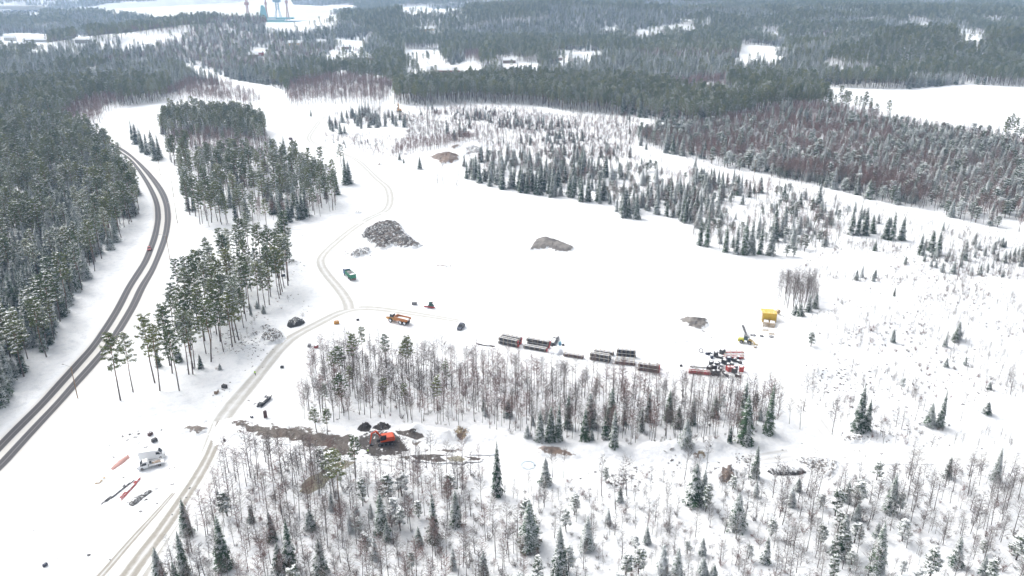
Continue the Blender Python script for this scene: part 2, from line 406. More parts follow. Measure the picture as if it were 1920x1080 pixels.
def track(name, px, width, mat, off=.07):
    C, L = resample([at(*p) for p in px], 200); T_ = np.gradient(C, axis=0); T_ /= np.hypot(*T_.T)[:, None]+1e-9
    N = np.stack([-T_[:, 1], T_[:, 0]], 1); wv = np.interp(np.linspace(0, 1, 200), np.linspace(0, 1, len(width)), width)[:, None] if hasattr(width, '__len__') else width
    return strip2(name, C+N*wv/2, C-N*wv/2, mat, off)
ROWS = [(-330,-302,-290,-262,1120), (-205,-180,-168,-140,1000), (-60,-38,-26,-2,890), (0,21,34,54,826), (34,55,66,85,792), (72,91,102,119,755), (105,124,133.5,152,718), (136,154.5,165,183,684),
        (166.7,183,193.5,209,651), (186,202,212,229,623), (204.5,220,229.5,246,595), (220,235,245,261,568), (234,248,257,273,540), (253,267.5,277,290,511),
        (267.4,280.5,288,299,489), (276,289,296,309,466.7), (284,297,304,316,444), (289.6,300.7,308,320,422), (291,303,309,321.5,406), (289.6,300,306.7,318.5,383),
        (282,292,298.5,312,362.6), (270,278.5,284,296,339), (252,259,262,271,312), (240,245,248,254,297), (222,228,231,240,285), (205,210,213,222,274), (180,186,189,198,263)]
L0 = [at(r[0], r[4]) for r in ROWS]; L1 = [at(r[1], r[4]) for r in ROWS]; R0 = [at(r[2], r[4]) for r in ROWS]; R1 = [at(r[3], r[4]) for r in ROWS]
def off_edge(A, B, d):
    A = np.array(A); B = np.array(B); v = B-A; v /= np.hypot(*v.T)[:, None]; return A - v*d, A
sA, _ = off_edge(L0, R1, 3.2); sB, _ = off_edge(R1, L0, 3.6)
strip2('road_shoulder', sA.tolist(), sB.tolist(), 'shoulder', .05, nx=10)
strip2('road', L0, L1, 'asphalt', .10); strip2('road', R0, R1, 'asphalt', .10)

track('track', [(225, 1120), (262, 1060), (300, 1000), (345, 935), (380, 880), (398, 840), (413, 790), (444, 751), (478, 711), (500, 684), (522, 655), (555, 627), (589, 611), (622, 593), (650, 581), (690, 577), (740, 583), (800, 592), (860, 602)],
      [11, 9.5, 8, 8, 8, 7, 7, 7, 7, 6, 4], 'track_dirt')
track('track', [(205, 1130), (240, 1080), (300, 1000), (345, 935), (380, 880), (402, 835), (415, 790)], [6.5, 5.5, 5, 4.5, 4], 'track_mud', .11)
track('track', [(150, 1120), (190, 1080), (250, 1010), (300, 955), (326, 925)], [3, 2.5, 1.5], 'track_mud', .12)
track('track', [(655, 580), (650, 560), (630, 535), (610, 512), (599, 492), (606, 476), (635, 450), (660, 430), (690, 410), (712, 401), (727, 393), (732, 378), (731, 362), (725, 349), (708, 337), (690, 318), (671, 300), (640, 287), (600, 274), (575, 262), (590, 240), (600, 226), (612, 218)], [7, 6, 6, 7, 5.5, 5.5, 6, 6, 6], 'track_dirt', .09)
track('track', [(695, 312), (717, 309), (745, 304), (800, 289), (830, 282)], 5, 'track_faint')
track('track', [(398, 432), (480, 430), (560, 428), (640, 424), (680, 415)], 5, 'track_faint', .13)
track('track', [(715, 400), (800, 400), (900, 399), (1000, 405), (1010, 440)], 3, 'track_faint', .12)
track('track', [(1395, 640), (1440, 690), (1490, 745), (1540, 800), (1570, 838)], 6, 'track_faint')
track('track', [(1400, 862), (1480, 850), (1560, 850), (1640, 855), (1760, 855), (1860, 860), (2000, 868), (2200, 880)], [5, 9, 8, 7, 7, 7], 'track_faint', .09)
track('track', [(600, 225), (680, 252), (760, 245), (840, 236), (900, 235)], 6, 'track_faint', .2)
track('track', [(745, 212), (790, 222), (840, 232)], 5, 'track_dirt', .25)
track('track', [(330, 975), (380, 925), (395, 880)], 7, 'track_faint', .06)

# ------------------------------------------------------------------ ground patches and mounds
def blob(name, px, mat, h=0., s=.7, off=.06, label=None, cat=None, group=None, kind=None, lump=.45, slope=.75, rough=.25, lsc=4.):
    poly = wpoly(px); P = np.array(poly); x0, y0 = P.min(0)-s; x1, y1 = P.max(0)+s
    cx, cy = P.mean(0)
    xs = np.arange(x0, x1+s, s); ys = np.arange(y0, y1+s, s); X, Y = np.meshgrid(xs, ys)
    ins = in_poly(X, Y, poly); D = poly_dist(X, Y, poly)*np.where(ins, 1, -1)
    keep = D > -1.6*s
    H_ = np.where(D > 0, h*(1-np.exp(-np.maximum(D, 0)*slope/max(h, .6)))*(1-lump+2*lump*fbm(X, Y, lsc, 11)), 0)
    H_ = H_ + np.where(D > 0, np.minimum(D, 1)*rough*min(1, h)*(vnoise(X, Y, s*1.5, 8)-.5)*2, 0)
    Z = terrain(X, Y) + off + H_ - np.where(D < 0, .25*h*0 + .0, 0)
    idx = -np.ones(X.shape, int); V = []; Dv = []
    cnt = 0
    gy, gx = X.shape; F_ = []
    def vi(i, j):
        nonlocal cnt
        if idx[i, j] < 0: idx[i, j] = cnt; cnt += 1; V.append((X[i, j]-cx, Y[i, j]-cy, Z[i, j])); Dv.append(D[i, j])
        return idx[i, j]
    K = keep[:-1, :-1] & keep[1:, :-1] & keep[:-1, 1:] & keep[1:, 1:]
    for i, j in zip(*np.where(K)): F_.append((vi(i, j), vi(i, j+1), vi(i+1, j+1), vi(i+1, j)))
    if not F_: return None
    me = bpy.data.meshes.new(name); me.from_pydata([tuple(map(float, v)) for v in V], [], [tuple(map(int, f)) for f in F_])
    a = me.attributes.new('d', 'FLOAT', 'POINT'); a.data.foreach_set('value', np.array(Dv, np.float32))
    me.materials.append(MATS[mat]); me.update(); o = bpy.data.objects.new(name, me); COL.objects.link(o); o.location = (cx, cy, 0)
    return tag(o, label, cat, group, kind)
def ell(cx, cy, rx, ry, n=12, j=.15, seed=0):
    r = random.Random(seed); return [(cx+rx*math.cos(2*math.pi*i/n)*(1+r.uniform(-j, j)), cy+ry*math.sin(2*math.pi*i/n)*(1+r.uniform(-j, j))) for i in range(n)]
G = 'mounds of rock, gravel and earth on the site'
blob('gravel_pile', [(672,445),(683,430),(703,419),(735,414),(752,420),(760,436),(778,450),(794,461),(780,467),(750,466),(735,463),(716,470),(702,466),(690,456)], 'rock_dark', 2.3, .6, label='large dark heap of broken rock beside the bend of the snowy track', cat='rock heap', group=G, rough=.6)
blob('gravel_pile', [(648,483),(660,473),(688,463),(699,470),(692,479),(668,484)], 'rubble', 1.6, .6, label='low spread of snow-speckled rubble at the left foot of the large dark rock heap', cat='rubble heap', group=G, rough=.8)
blob('gravel_pile', [(988,472),(997,458),(1004,449),(1028,446),(1048,452),(1062,458),(1079,465),(1072,472),(1045,474),(1028,467),(1005,470)], 'gravel_grey', 2.6, .6, label='smooth grey gravel pile in the middle of the open snowfield', cat='gravel pile', group=G)
blob('gravel_pile', [(1268,600),(1284,596),(1300,597),(1326,598),(1330,610),(1318,620),(1302,619),(1285,611)], 'gravel_grey', 2.4, .5, label='small grey gravel pile on the open snow near the yellow container', cat='gravel pile', group=G)
blob('gravel_pile', [(1310,616),(1324,621),(1342,630),(1338,632),(1318,624),(1305,618)], 'gravel_grey', .15, .4, kind='structure')
blob('gravel_pile', ell(366, 807, 25, 9, seed=1), 'gravel_tan', 1.5, .4, label='low tan gravel mound beside the track above the white van', cat='gravel mound', group=G)
blob('earth_pile', [(803,295),(820,291),(845,290),(862,291),(862,301),(848,307),(828,308),(814,301)], 'earth_brown', 4.0, 1., label='brown earth heap beyond the small lone spruce, largest mound of the far site', cat='earth heap', group=G, rough=.7)
blob('earth_pile', [(843,276),(858,272),(866,274),(858,279),(846,280)], 'earth_brown', 2.5, 1., label='small brown earth heap behind the large brown heap', cat='earth heap', group=G)
blob('rubble_pile', [(868,278),(885,272),(905,278),(900,286),(880,290),(866,294),(872,286)], 'rubble', 2.2, 1., label='dark rubble ridge right of the brown earth heaps', cat='rubble heap', group=G, rough=.8)
blob('rubble_pile', [(484,640),(492,626),(508,617),(530,622),(537,634),(528,644),(505,647)], 'rubble', 1.8, .5, label='heap of pale boulders and rubble beside the track near the black tarpaulin heap', cat='rubble heap', group=G, rough=.9)
blob('rubble_pile', [(462,630),(478,620),(492,622),(485,632),(470,634)], 'rubble', 1.0, .5, label='small scatter of snowy rubble left of the pale boulder heap', cat='rubble heap', group=G, rough=.8)
blob('rubble_pile', [(484,616),(500,609),(512,613),(506,620),(490,621)], 'rubble', 1.0, .5, label='small dark rubble heap just behind the pale boulder heap', cat='rubble heap', group=G, rough=.8)
blob('earth_pile', [(1000,846),(1014,836),(1045,837),(1070,846),(1092,857),(1080,862),(1045,860),(1012,856)], 'earth_brown', 1.8, .4, label='rust brown earth bank in front of the three close spruces of the thicket', cat='earth bank', group=G)
blob('gravel_pile', [(1568,823),(1585,815),(1612,815),(1628,822),(1622,831),(1600,833),(1580,831)], 'rubble', 1.6, .5, label='snow-speckled gravel mound under the pair of spruces on the right slope', cat='gravel mound', group=G)
blob('earth_pile', ell(1312, 854, 19, 12, seed=4), 'dry_grass', 1.6, .4, label='brownish grassy mound beside the berm below the thicket', cat='earth mound', group=G)
blob('brush_heap', ell(1363, 892, 21, 17, seed=5), 'earth_brown', 2.0, .4, label='reddish brown brush heap in the sparse southern woods', cat='brush heap', group=G, rough=1.)
blob('gravel_pile', [(1478,862),(1500,856),(1545,857),(1575,866),(1572,885),(1560,900),(1535,893),(1510,878)], 'rubble', .5, .45, label='brown stony bank sloping down behind the heap of black hoses', cat='stony bank', group=G, rough=.8)
blob('earth_pile', [(843,812),(852,802),(868,799),(882,808),(884,824),(868,832),(850,826)], 'dry_grass', 1.5, .4, label='yellowish mound of dry grass and soil right of the excavation', cat='earth mound', group=G, rough=.7)
blob('earth_pile', [(668,806),(674,797),(690,792),(698,800),(694,810),(680,813)], 'peat', 3.2, .3, label='black peat heap left of the orange red excavator', cat='peat heap', group=G, rough=.8)
blob('earth_pile', [(696,804),(704,797),(724,795),(735,800),(730,808),(712,810)], 'peat', 2.8, .3, label='black peat heap directly behind the orange red excavator', cat='peat heap', group=G, rough=.8)
blob('earth_pile', [(762,812),(770,804),(784,804),(784,812),(772,818)], 'peat', 1.6, .3, label='small black peat heap against the white snow berm', cat='peat heap', group=G)
blob('gravel_pile', ell(530, 492, 29, 6, seed=6), 'rubble', 1.0, .6, label='flat grey gravel spread at the foot of the roadside pines', cat='gravel spread', group=G)
blob('gravel_pile', [(806,494),(818,497),(852,499),(850,502),(820,502),(808,498)], 'gravel_tan', .6, .5, label='thin curved strip of gravel lying on the open snow', cat='gravel strip', group=G)
blob('gravel_pile', ell(712, 309, 6, 2.2, seed=7), 'gravel_tan', 1.2, .5, label='tiny gravel heap at the fork of the far tracks', cat='gravel heap', group=G)
blob('gravel_pile', ell(672, 399, 9, 2.2, seed=8), 'rubble', .9, .5, label='small rubble heap above the bend of the track', cat='rubble heap', group=G)
blob('gravel_pile', ell(385, 790, 5, 2.4, seed=9), 'gravel_tan', .8, .3, label='tiny gravel heap just above the low tan mound', cat='gravel heap', group=G)
# churned ground
blob('mud', [(425,792),(455,785),(500,793),(560,796),(620,806),(680,812),(735,810),(790,812),(800,822),(780,835),(800,848),(790,862),(740,872),(690,866),(640,862),(600,850),(540,832),(470,824),(430,806)], 'mud', 0, .5, .14, kind='structure')
blob('mud', [(668,815),(700,806),(745,808),(785,822),(790,838),(775,852),(740,858),(700,862),(668,850),(655,835)], 'mud_dark', 0, .4, .2, kind='structure')
blob('mud', [(765,854),(810,852),(862,854),(905,860),(900,866),(866,866),(820,869),(778,864)], 'trench', 0, .3, .26, kind='structure')
blob('mud', [(745,812),(775,818),(800,822),(792,838),(830,836),(880,842),(930,846),(925,852),(860,852),(800,853),(770,846)], 'mud', 0, .4, .22, kind='structure')
blob('mud', [(735,806),(770,806),(792,812),(800,822),(780,828),(745,818)], 'trench', 0, .3, .3, kind='structure')
blob('mud', [(790,838),(830,836),(880,840),(900,850),(850,853),(800,852)], 'mud_light', 0, .5, .1, kind='structure')
blob('mud', [(395,815),(415,790),(450,782),(500,795),(490,812),(440,812),(405,835)], 'mud_light', 0, .5, .12, kind='structure')
blob('puddle', [(556,925),(566,900),(600,884),(625,868),(660,856),(672,866),(650,880),(625,896),(610,915),(580,930)], 'puddle', 0, .4, .12, kind='structure')
blob('puddle', [(828,858),(860,856),(880,862),(868,870),(842,868)], 'puddle', 0, .3, .3, kind='structure')
blob('mud', [(1480,845),(1520,825),(1560,822),(1590,840),(1570,858),(1500,862)], 'mud_light', 0, .6, .14, kind='structure')

# ------------------------------------------------------------------ trees
def snowtri(mb, a, b, c, up=.05, k=.72):
    m_ = (a+b+c)/3; u = Vector((0, 0, up)); mb.mat = 1
    mb.add([m_+(a-m_)*k+u, m_+(b-m_)*k+u, m_+(c-m_)*k+u], [(0, 1, 2)]); mb.mat = 0
def spruce(seed, H=14., RR=2.3, snow=.35, base=.05, dens=1.0):
    r = random.Random(seed); c = MB(); z = H*base; top = []
    while z < H*.985:
        f = z/H; rad = RR*(1-f)**.78*r.uniform(.82, 1.12) + .12; n = max(4, int((9 if f < .5 else 7)*dens*(.6+.4*min(1, rad))))
        a0 = r.uniform(0, 6.28)
        for i in range(n):
            an = a0 + 6.283*i/n + r.uniform(-.22, .22); L = rad*r.uniform(.7, 1.15); dr = L*(.42 if f < .6 else .22)*r.uniform(.7, 1.3)
            o = Vector((math.cos(an), math.sin(an), 0)); s_ = Vector((-o.y, o.x, 0)); K = 4
            ax = [o*(L*k/K) + Vector((0, 0, z - dr*(k/K)**1.15 + r.uniform(-.03, .03))) for k in range(K+1)]
            sb = r.random() < snow
            for k in range(K):
                wd = L*(.13+.36*math.sin(math.pi*min(1, (k+.9)/(K+.6))))*r.uniform(.7, 1.2)
                for sg in (-1, 1):
                    tip = ax[k]*.4+ax[k+1]*.6 + s_*sg*wd + o*wd*.45 + Vector((0, 0, -wd*.38))
                    c.add([ax[k], ax[k+1], tip], [(0, 1, 2)])
                    if (sb and r.random() < .85) or r.random() < snow*.25: snowtri(c, ax[k], ax[k+1], tip, .06, .9)
            c.add([ax[-2]+s_*L*.12, ax[-2]-s_*L*.12, ax[-1]+o*L*.12], [(0, 1, 2)])
        z += max(.24, rad*.27)*r.uniform(.85, 1.15)
    c.tube((0, 0, H*.93), (0, 0, H*1.02), .09, .01, 4)
    t_ = MB().tube((0, 0, -.4), (0, 0, H*.9), .19, .04, 6); return t_, c
def pine(seed, H=20., RR=2.5, cb=.5, snow=.3, nb=24, cl=1.0):
    r = random.Random(seed); c = MB(); t_ = MB()
    bend = [(r.uniform(-.25, .25), r.uniform(-.25, .25)) for _ in range(4)]
    def tp(f): i = min(2, int(f*3)); g = f*3-i; return Vector((bend[i][0]*(1-g)+bend[i+1][0]*g, bend[i][1]*(1-g)+bend[i+1][1]*g, f*H))
    tp0 = Vector((bend[0][0], bend[0][1], -.4)); prev = tp0
    for k in range(1, 7):
        f = k/6; p = tp(f*.97); t_.tube(prev, p, .2*(1-(k-1)/6.6)+.02, .2*(1-k/6.6)+.02, 6, False); prev = p
    for i in range(nb):
        f = cb + (1-cb)*(i/nb)**.85; g = (f-cb)/(1-cb); p = tp(f)
        L = RR*(.45+.75*math.sin(math.pi*min(1, .22+g*.72)))*r.uniform(.6, 1.1)*(1-.35*g); an = i*2.4 + r.uniform(-.5, .5)
        o = Vector((math.cos(an), math.sin(an), r.uniform(.05, .5)+g*.3)); e = p+o*L
        t_.tube(p, e, .05*(1-.5*g), .015, 3, False)
        for q in range(int(3+L*cl)):
            k = r.uniform(.4, 1.05); m_ = p+o*L*k + Vector((r.uniform(-.35, .35), r.uniform(-.35, .35), r.uniform(-.1, .3)))
            for _ in range(20):
                v = Vector((r.gauss(0, 1), r.gauss(0, 1), r.gauss(0, .6))); v.normalize(); a = m_+v*r.uniform(.0, .35); b_ = m_+v*r.uniform(.45, .95)
                s_ = v.cross(Vector((r.uniform(-1, 1), r.uniform(-1, 1), r.uniform(-1, 1)))).normalized()*r.uniform(.05, .14)
                c.add([a+s_, a-s_, b_], [(0, 1, 2)])
            ns = int(r.random() < snow) + (2 if r.random() < snow*1.2 else 0) + (2 if snow > .6 else 0)
            for _ in range(ns):
                q_ = m_ + Vector((r.uniform(-.35, .35), r.uniform(-.35, .35), .32)); a1 = r.uniform(0, 6.28); w_ = r.uniform(.2, .42)
                c.mat = 1; c.add([q_+Vector((math.cos(a1+x_)*w_, math.sin(a1+x_)*w_, r.uniform(-.08, .05))) for x_ in (0, 2.0, 4.1)], [(0, 1, 2)]); c.mat = 0
    for i in range(5):
        f = r.uniform(cb*.45, cb); p = tp(f); an = r.uniform(0, 6.28); t_.tube(p, p+Vector((math.cos(an), math.sin(an), -.15))*r.uniform(.5, 1.2), .03, .01, 3, False)
    return t_, c
def blade(mb, a, b, w_, r):
    d = b-a; s_ = d.cross(Vector((r.uniform(-1, 1), r.uniform(-1, 1), r.uniform(-.3, .3))))
    if s_.length < 1e-5: return
    s_ = s_.normalized()*w_/2; mb.add([a-s_, a+s_, b], [(0, 1, 2)])
def birch(seed, H=11., spread=1.25, cb=.22, snow=.0, nb=30, tw=.042):
    r = random.Random(seed); c = MB(); t_ = MB(); lean = Vector((r.uniform(-.04, .04), r.uniform(-.04, .04), 1))
    b1 = Vector((r.uniform(-.2, .2), r.uniform(-.2, .2), 0))
    def tp(f): return lean*(f*H) + b1*math.sin(f*3.1)
    prev = Vector((0, 0, -.3))
    for k in range(1, 5): p = tp(k/4*.97); t_.tube(prev, p, .085*(1.05-(k-1)/4)+.012, .085*(1.05-k/4)+.012, 5, False); prev = p
    for i in range(nb):
        f = cb+(1-cb)*(i/nb); p = tp(f); an = i*2.4+r.uniform(-.6, .6); L = H*.17*spread*(1.15-.75*(f-cb)/(1-cb))*r.uniform(.6, 1.2)
        o = Vector((math.cos(an)*.7, math.sin(an)*.7, r.uniform(.45, .95))); e = p+o*L
        blade(c, p, e, .055, r); blade(c, p, e, .055, r)
        for q in range(9):
            k = r.uniform(.15, 1); m_ = p+o*L*k; v = (o+Vector((r.uniform(-1.1, 1.1), r.uniform(-1.1, 1.1), r.uniform(-.5, .6))))*r.uniform(.25, .6)*(L*.5+.35)
            blade(c, m_, m_+v, tw, r)
            m2 = m_+v*.5; blade(c, m2, m2+(v+Vector((r.uniform(-.4, .4), r.uniform(-.4, .4), .1)))*.6, tw*.8, r)
            if r.random() < snow: c.mat = 1; blade(c, m_+Vector((0, 0, .03)), m_+v+Vector((0, 0, .03)), tw*1.6, r); c.mat = 0
    return t_, c
def bush(seed, H=2.0, snow=.3):
    r = random.Random(seed); c = MB()
    for i in range(14):
        an = r.uniform(0, 6.28); p = Vector((r.uniform(-.35, .35), r.uniform(-.35, .35), -.05)); v = Vector((math.cos(an)*.5, math.sin(an)*.5, 1))*H*r.uniform(.35, 1.05)
        blade(c, p, p+v, .065, r)
        for q in range(7):
            k = r.uniform(.3, .95); m_ = p+v*k; d = Vector((r.uniform(-.6, .6), r.uniform(-.6, .6), r.uniform(.0, .45)))*H*.42
            blade(c, m_, m_+d, .06, r)
            if r.random() < snow: c.mat = 1; blade(c, m_, m_+d*1.05, .08, r); c.mat = 0
    return c
PROTO = {}                                       # kind -> list of dict(trunk mesh, crown mesh, joined mesh, H)
def reg(kind, tr, cr, H, tm, cm, desc):
    tme = tr.mesh(kind+'_trunk', [tm]) if tr else None; cme = cr.mesh(kind+'_crown', cm)
    j = MB(); j.v = list(cr.v); j.f = list(cr.f); j.m = list(cr.m)
    if tr: k = len(j.v); j.v += tr.v; j.f += [tuple(i+k for i in f) for f in tr.f]; j.m += [2]*len(tr.f)
    jme = j.mesh(kind+'_tree', cm+([tm] if tr else []))
    PROTO.setdefault(kind, []).append(dict(t=tme, c=cme, j=jme, H=H, desc=desc))
for s_ in range(4): tr, cr = spruce(s_, 14+s_, 2.3+.3*(s_ % 3), .3); reg('spruce', tr, cr, 14+s_, 'bark_spruce', ['needle_spruce', 'snow_clump'], 'dark green')
for s_ in range(4, 8): tr, cr = spruce(s_, 12.+s_ % 3, 2.2+.25*(s_ % 4), .62); reg('spruce', tr, cr, 13., 'bark_spruce', ['needle_spruce', 'snow_clump'], 'snow-streaked')
for s_ in range(8, 11): tr, cr = spruce(s_, 9., 1.8, .7, .04); reg('spruce', tr, cr, 9., 'bark_spruce', ['needle_spruce_frost', 'snow_clump'], 'frosted')
for s_ in range(11, 14): tr, cr = spruce(s_, 14., 2.4, .75); reg('spruce', tr, cr, 14., 'bark_spruce', ['needle_spruce_frost', 'snow_clump'], 'pale frosted')
for s_ in range(5): tr, cr = pine(20+s_, 20+s_ % 3, 2.6, .46+.03*(s_ % 3), .22, 28); reg('pine', tr, cr, 20+s_ % 3, 'bark_pine', ['needle_pine', 'snow_clump'], 'olive green')
for s_ in range(3): tr, cr = pine(30+s_, 18, 2.4, .42, .5, 26); reg('pine', tr, cr, 18, 'bark_pine', ['needle_pine', 'snow_clump'], 'snow-dusted')
for s_ in range(4): tr, cr = pine(40+s_, 9, 1.9, .25, .7, 22, .9); reg('pine', tr, cr, 9, 'bark_spruce', ['needle_pine_frost', 'snow_clump'], 'frosted')
for s_ in range(4): tr, cr = birch(50+s_, 11+s_ % 2, 1.0+.15*s_, .38+.05*s_, .0); reg('birch', tr, cr, 11+s_ % 2, 'bark_birch', ['twig_grey', 'snow_clump'], 'bare grey')
for s_ in range(3): tr, cr = birch(60+s_, 12, 1.2, .42, .0, 36, .05); reg('birch', tr, cr, 12, 'bark_birch', ['twig_red', 'snow_clump'], 'bare reddish brown')
for s_ in range(3): tr, cr = birch(70+s_, 9, 1.3, .15, .35, 32); reg('birch', tr, cr, 9, 'bark_birch', ['twig_grey', 'snow_clump'], 'frosted bare')
for s_ in range(4): reg('bush', None, bush(80+s_, 1.6+.3*s_, [.1, .2, .3, .2][s_]), 1.6+.3*s_, None, ['twig_grey' if s_ != 3 else 'twig_red', 'snow_clump'], 'bare')
# variant index sets
V = dict(sd=('spruce', [0, 1, 2, 3]), ss=('spruce', [4, 5, 6, 7]), sf=('spruce', [8, 9, 10]), st=('spruce', [11, 12, 13]), po=('pine', [0, 1, 2, 3, 4]), ps=('pine', [5, 6, 7]), pf=('pine', [8, 9, 10, 11]),
         bg=('birch', [0, 1, 2, 3]), br=('birch', [4, 5, 6]), bf=('birch', [7, 8, 9]), ub=('bush', [0, 1, 2, 3]))
TREES = []     # (kind, variant, x, y, height, zone phrase)
def area(P): P = np.array(P); x, y = P.T; return abs(np.dot(x, np.roll(y, 1))-np.dot(y, np.roll(x, 1)))/2
HWY = [tuple(p) for p in ((np.array(L0)+np.array(R1))/2).tolist()]
TRK = []
for o in list(COL.objects):
    if o.name.startswith('track'):
        v = o.data.vertices; n = len(v)//7; TRK.append([(v[i*7+3].co.x, v[i*7+3].co.y) for i in range(0, n, 4)])
MUD = wpoly([(425,792),(455,785),(500,793),(560,796),(620,806),(680,812),(735,808),(790,812),(860,836),(870,866),(790,864),(740,866),(690,862),(640,858),(600,846),(540,828),(470,820),(430,806)])
def free(x, y):
    k = poly_dist(x, y, HWY, False) > 9.5
    for T_ in TRK: k &= poly_dist(x, y, T_, False) > 4.0
    return k & ~in_poly(x, y, MUD)
def zone(px, mix, dens, hmul, phrase, clump=0., csc=14., seed=0):
    """mix: {variant: weight}; dens per hectare"""
    poly = wpoly(px); P = np.array(poly); a = 1/math.sqrt(dens/1e4); x0, y0 = P.min(0); x1, y1 = P.max(0)
    X, Y = np.meshgrid(np.arange(x0, x1, a), np.arange(y0, y1, a)); X = X.ravel(); Y = Y.ravel()
    X = X + rng.uniform(-.5, .5, X.shape)*a; Y = Y + rng.uniform(-.5, .5, Y.shape)*a
    k = in_poly(X, Y, poly) & free(X, Y)
    if clump: k &= (fbm(X, Y, csc, 31+seed) > clump)
    X, Y = X[k], Y[k]; keys = list(mix); wts = np.array([mix[q] for q in keys], float); wts /= wts.sum()
    loc = vnoise(X, Y, csc*1.6, 77+seed)     # local swing between kinds
    for x, y, l in zip(X, Y, loc):
        u = (.55*l + .45*rng.random()); u = min(.999, max(0, (u-.12)/.76)); q = keys[int(np.searchsorted(np.cumsum(wts), u))] if len(keys) > 1 else keys[0]
        kd, vv = V[q]; vi = vv[int(rng.integers(len(vv)))]; H_ = PROTO[kd][vi]['H']*hmul*(rng.uniform(.72, 1.12) if kd != 'bush' else rng.uniform(.25, 1.0)**1.3*1.5)
        if q in ('sf', 'pf'): H_ *= rng.uniform(.6, 1.) if phrase != ZR3 else rng.uniform(.9, 1.35)
        TREES.append((kd, vi, float(x), float(y), float(H_), phrase))
def one(var, px, py, H_, phrase, idx=None):
    kd, vv = V[var]; x, y = at(px, py); TREES.append((kd, vv[idx if idx is not None else int(rng.integers(len(vv)))], x, y, H_, phrase))
ZA = 'the dense forest left of the highway'; ZR3 = 'the wide birch and conifer woods at the right'
zone([(-400,300),(-400,1000),(-60,815),(0,772),(30,722),(62,700),(100,652),(146,558),(165,525),(200,478),(232,436),(266,402),(258,362),(236,330),(205,292),(180,262),(110,240),(0,222),(-400,222)],
     dict(sd=2.4, ss=1.6, st=.8, ps=1.4, po=3.2, br=.7, bf=.3), 450, 1.0, ZA, .27, 15)
zone([(-50,790),(0,750),(60,700),(100,655),(150,560),(200,480),(235,437),(210,440),(150,500),(100,590),(60,640),(0,680)], dict(po=3, ps=2, sf=1), 220, 1.0, ZA, seed=5)
ZF1 = 'the conifer grove between the highway and the snowfield'
zone([(312,232),(350,226),(420,226),(480,236),(498,250),(500,266),(420,260),(360,258),(318,262),(300,258)], dict(po=3, ps=1.4, st=1, bg=.6), 520, .92, ZF1, .2, 16, 2)
zone([(318,262),(360,258),(420,260),(500,266),(520,300),(500,318),(440,304),(360,300),(325,292)], dict(br=3.2, bg=2.2, po=.6), 620, .85, ZF1, .22, 16, 40)
zone([(312,290),(360,304),(440,304),(510,318),(560,312),(600,330),(632,352),(636,395),(600,408),(560,412),(548,418),(540,440),(480,430),(430,432),(385,430),(350,400),(338,340)],
     dict(po=3.2, ps=1.6, sd=.8, br=1.8, bg=1.2), 380, .92, ZF1, .36, 12, 41)
for p in ((510,300),(522,318),(536,335),(545,360),(552,388),(560,412),(574,405),(534,300)): one('sd', p[0], p[1], 17, ZF1)
for p in ((248,262),(256,270),(264,278),(268,285),(276,290),(286,286),(292,300),(300,296)): one('sd', p[0], p[1], 17, 'the small clump beside the far end of the highway')
one('sd', 648, 346, 20, 'open snow left of the far track'); one('sd', 655, 344, 15, 'open snow left of the far track')
one('ps', 640, 312, 15, 'open snow left of the far track'); one('sd', 787, 317, 8.5, 'the lone spot in front of the brown earth heap'); one('sd', 749, 300, 5, 'the far track fork')
one('sd', 757, 306, 3.5, 'the far track fork'); one('sd', 583, 218, 7, 'the far snowfield')
ZF2 = 'the strip of tall pines between the highway and the track'
FR = [(228,750,22),(249,735,20),(290,718,23),(301,733,22),(337,733,21),(325,700,17),(353,702,23),(363,702,22),(366,690,20),(398,678,22),(383,640,20),(415,640,19),(345,640,20),(356,660,18),(422,610,20),(436,650,19),(448,603,18),(470,590,20),(487,575,18),(506,545,19),(523,560,20),(541,535,20),(455,555,19),(395,590,21),(372,610,20),(410,570,20),(430,545,18)]
for x, y, h in FR: one('po', x, y, h, ZF2)
zone([(300,640),(330,600),(352,560),(380,520),(430,480),(500,470),(545,470),(545,535),(500,585),(460,620),(430,660),(370,690),(320,700)], dict(po=4, ps=1, bg=.6), 230, .95, ZF2, .25, 14, 3)
zone([(300,640),(352,560),(430,480),(545,470),(545,545),(470,640),(430,690),(370,700)], dict(sf=2, ub=6), 500, .45, ZF2, .4, 8, 4)
one('sd', 297, 687, 8, ZF2); one('sd', 335, 677, 6, ZF2); one('sd', 377, 690, 5, ZF2)
ZC = 'the bare thicket in the middle of the site'
CP_ = [(572,745),(560,775),(580,795),(625,795),(680,783),(760,793),(840,800),(900,800),(960,815),(1000,826),(1060,826),(1150,834),(1300,834),(1400,828),(1455,800),(1465,770),(1440,745),(1380,738),(1240,732),(1100,722),(980,705),(880,685),(760,675),(640,662),(590,690)]
zone(CP_, dict(bg=4, br=2., bf=1.2), 1250, .84, ZC, .2, 10, 6)
zone(CP_, dict(ub=1), 700, .7, ZC, .3, 9, 7)
zone([(900,760),(1000,770),(1200,775),(1440,760),(1450,805),(1390,826),(1150,832),(1000,824),(920,805)], dict(ss=1.2, sd=.6, sf=2, pf=2.), 170, .72, ZC, .35, 14, 8)
zone([(580,700),(700,690),(840,700),(900,790),(640,795)], dict(po=1, ps=.6), 60, .6, ZC, .3, 12, 9)
for x, y, h in ((1012,826,9),(1032,826,11),(1047,826,12),(1150,838,12),(1285,834,9),(1395,828,15),(1400,835,9),(1440,812,16),(1392,796,14),(1145,800,12),(1105,800,11),(1368,830,6),(1215,790,10)): one('ss' if x % 3 else 'sd', x, y, h, ZC)
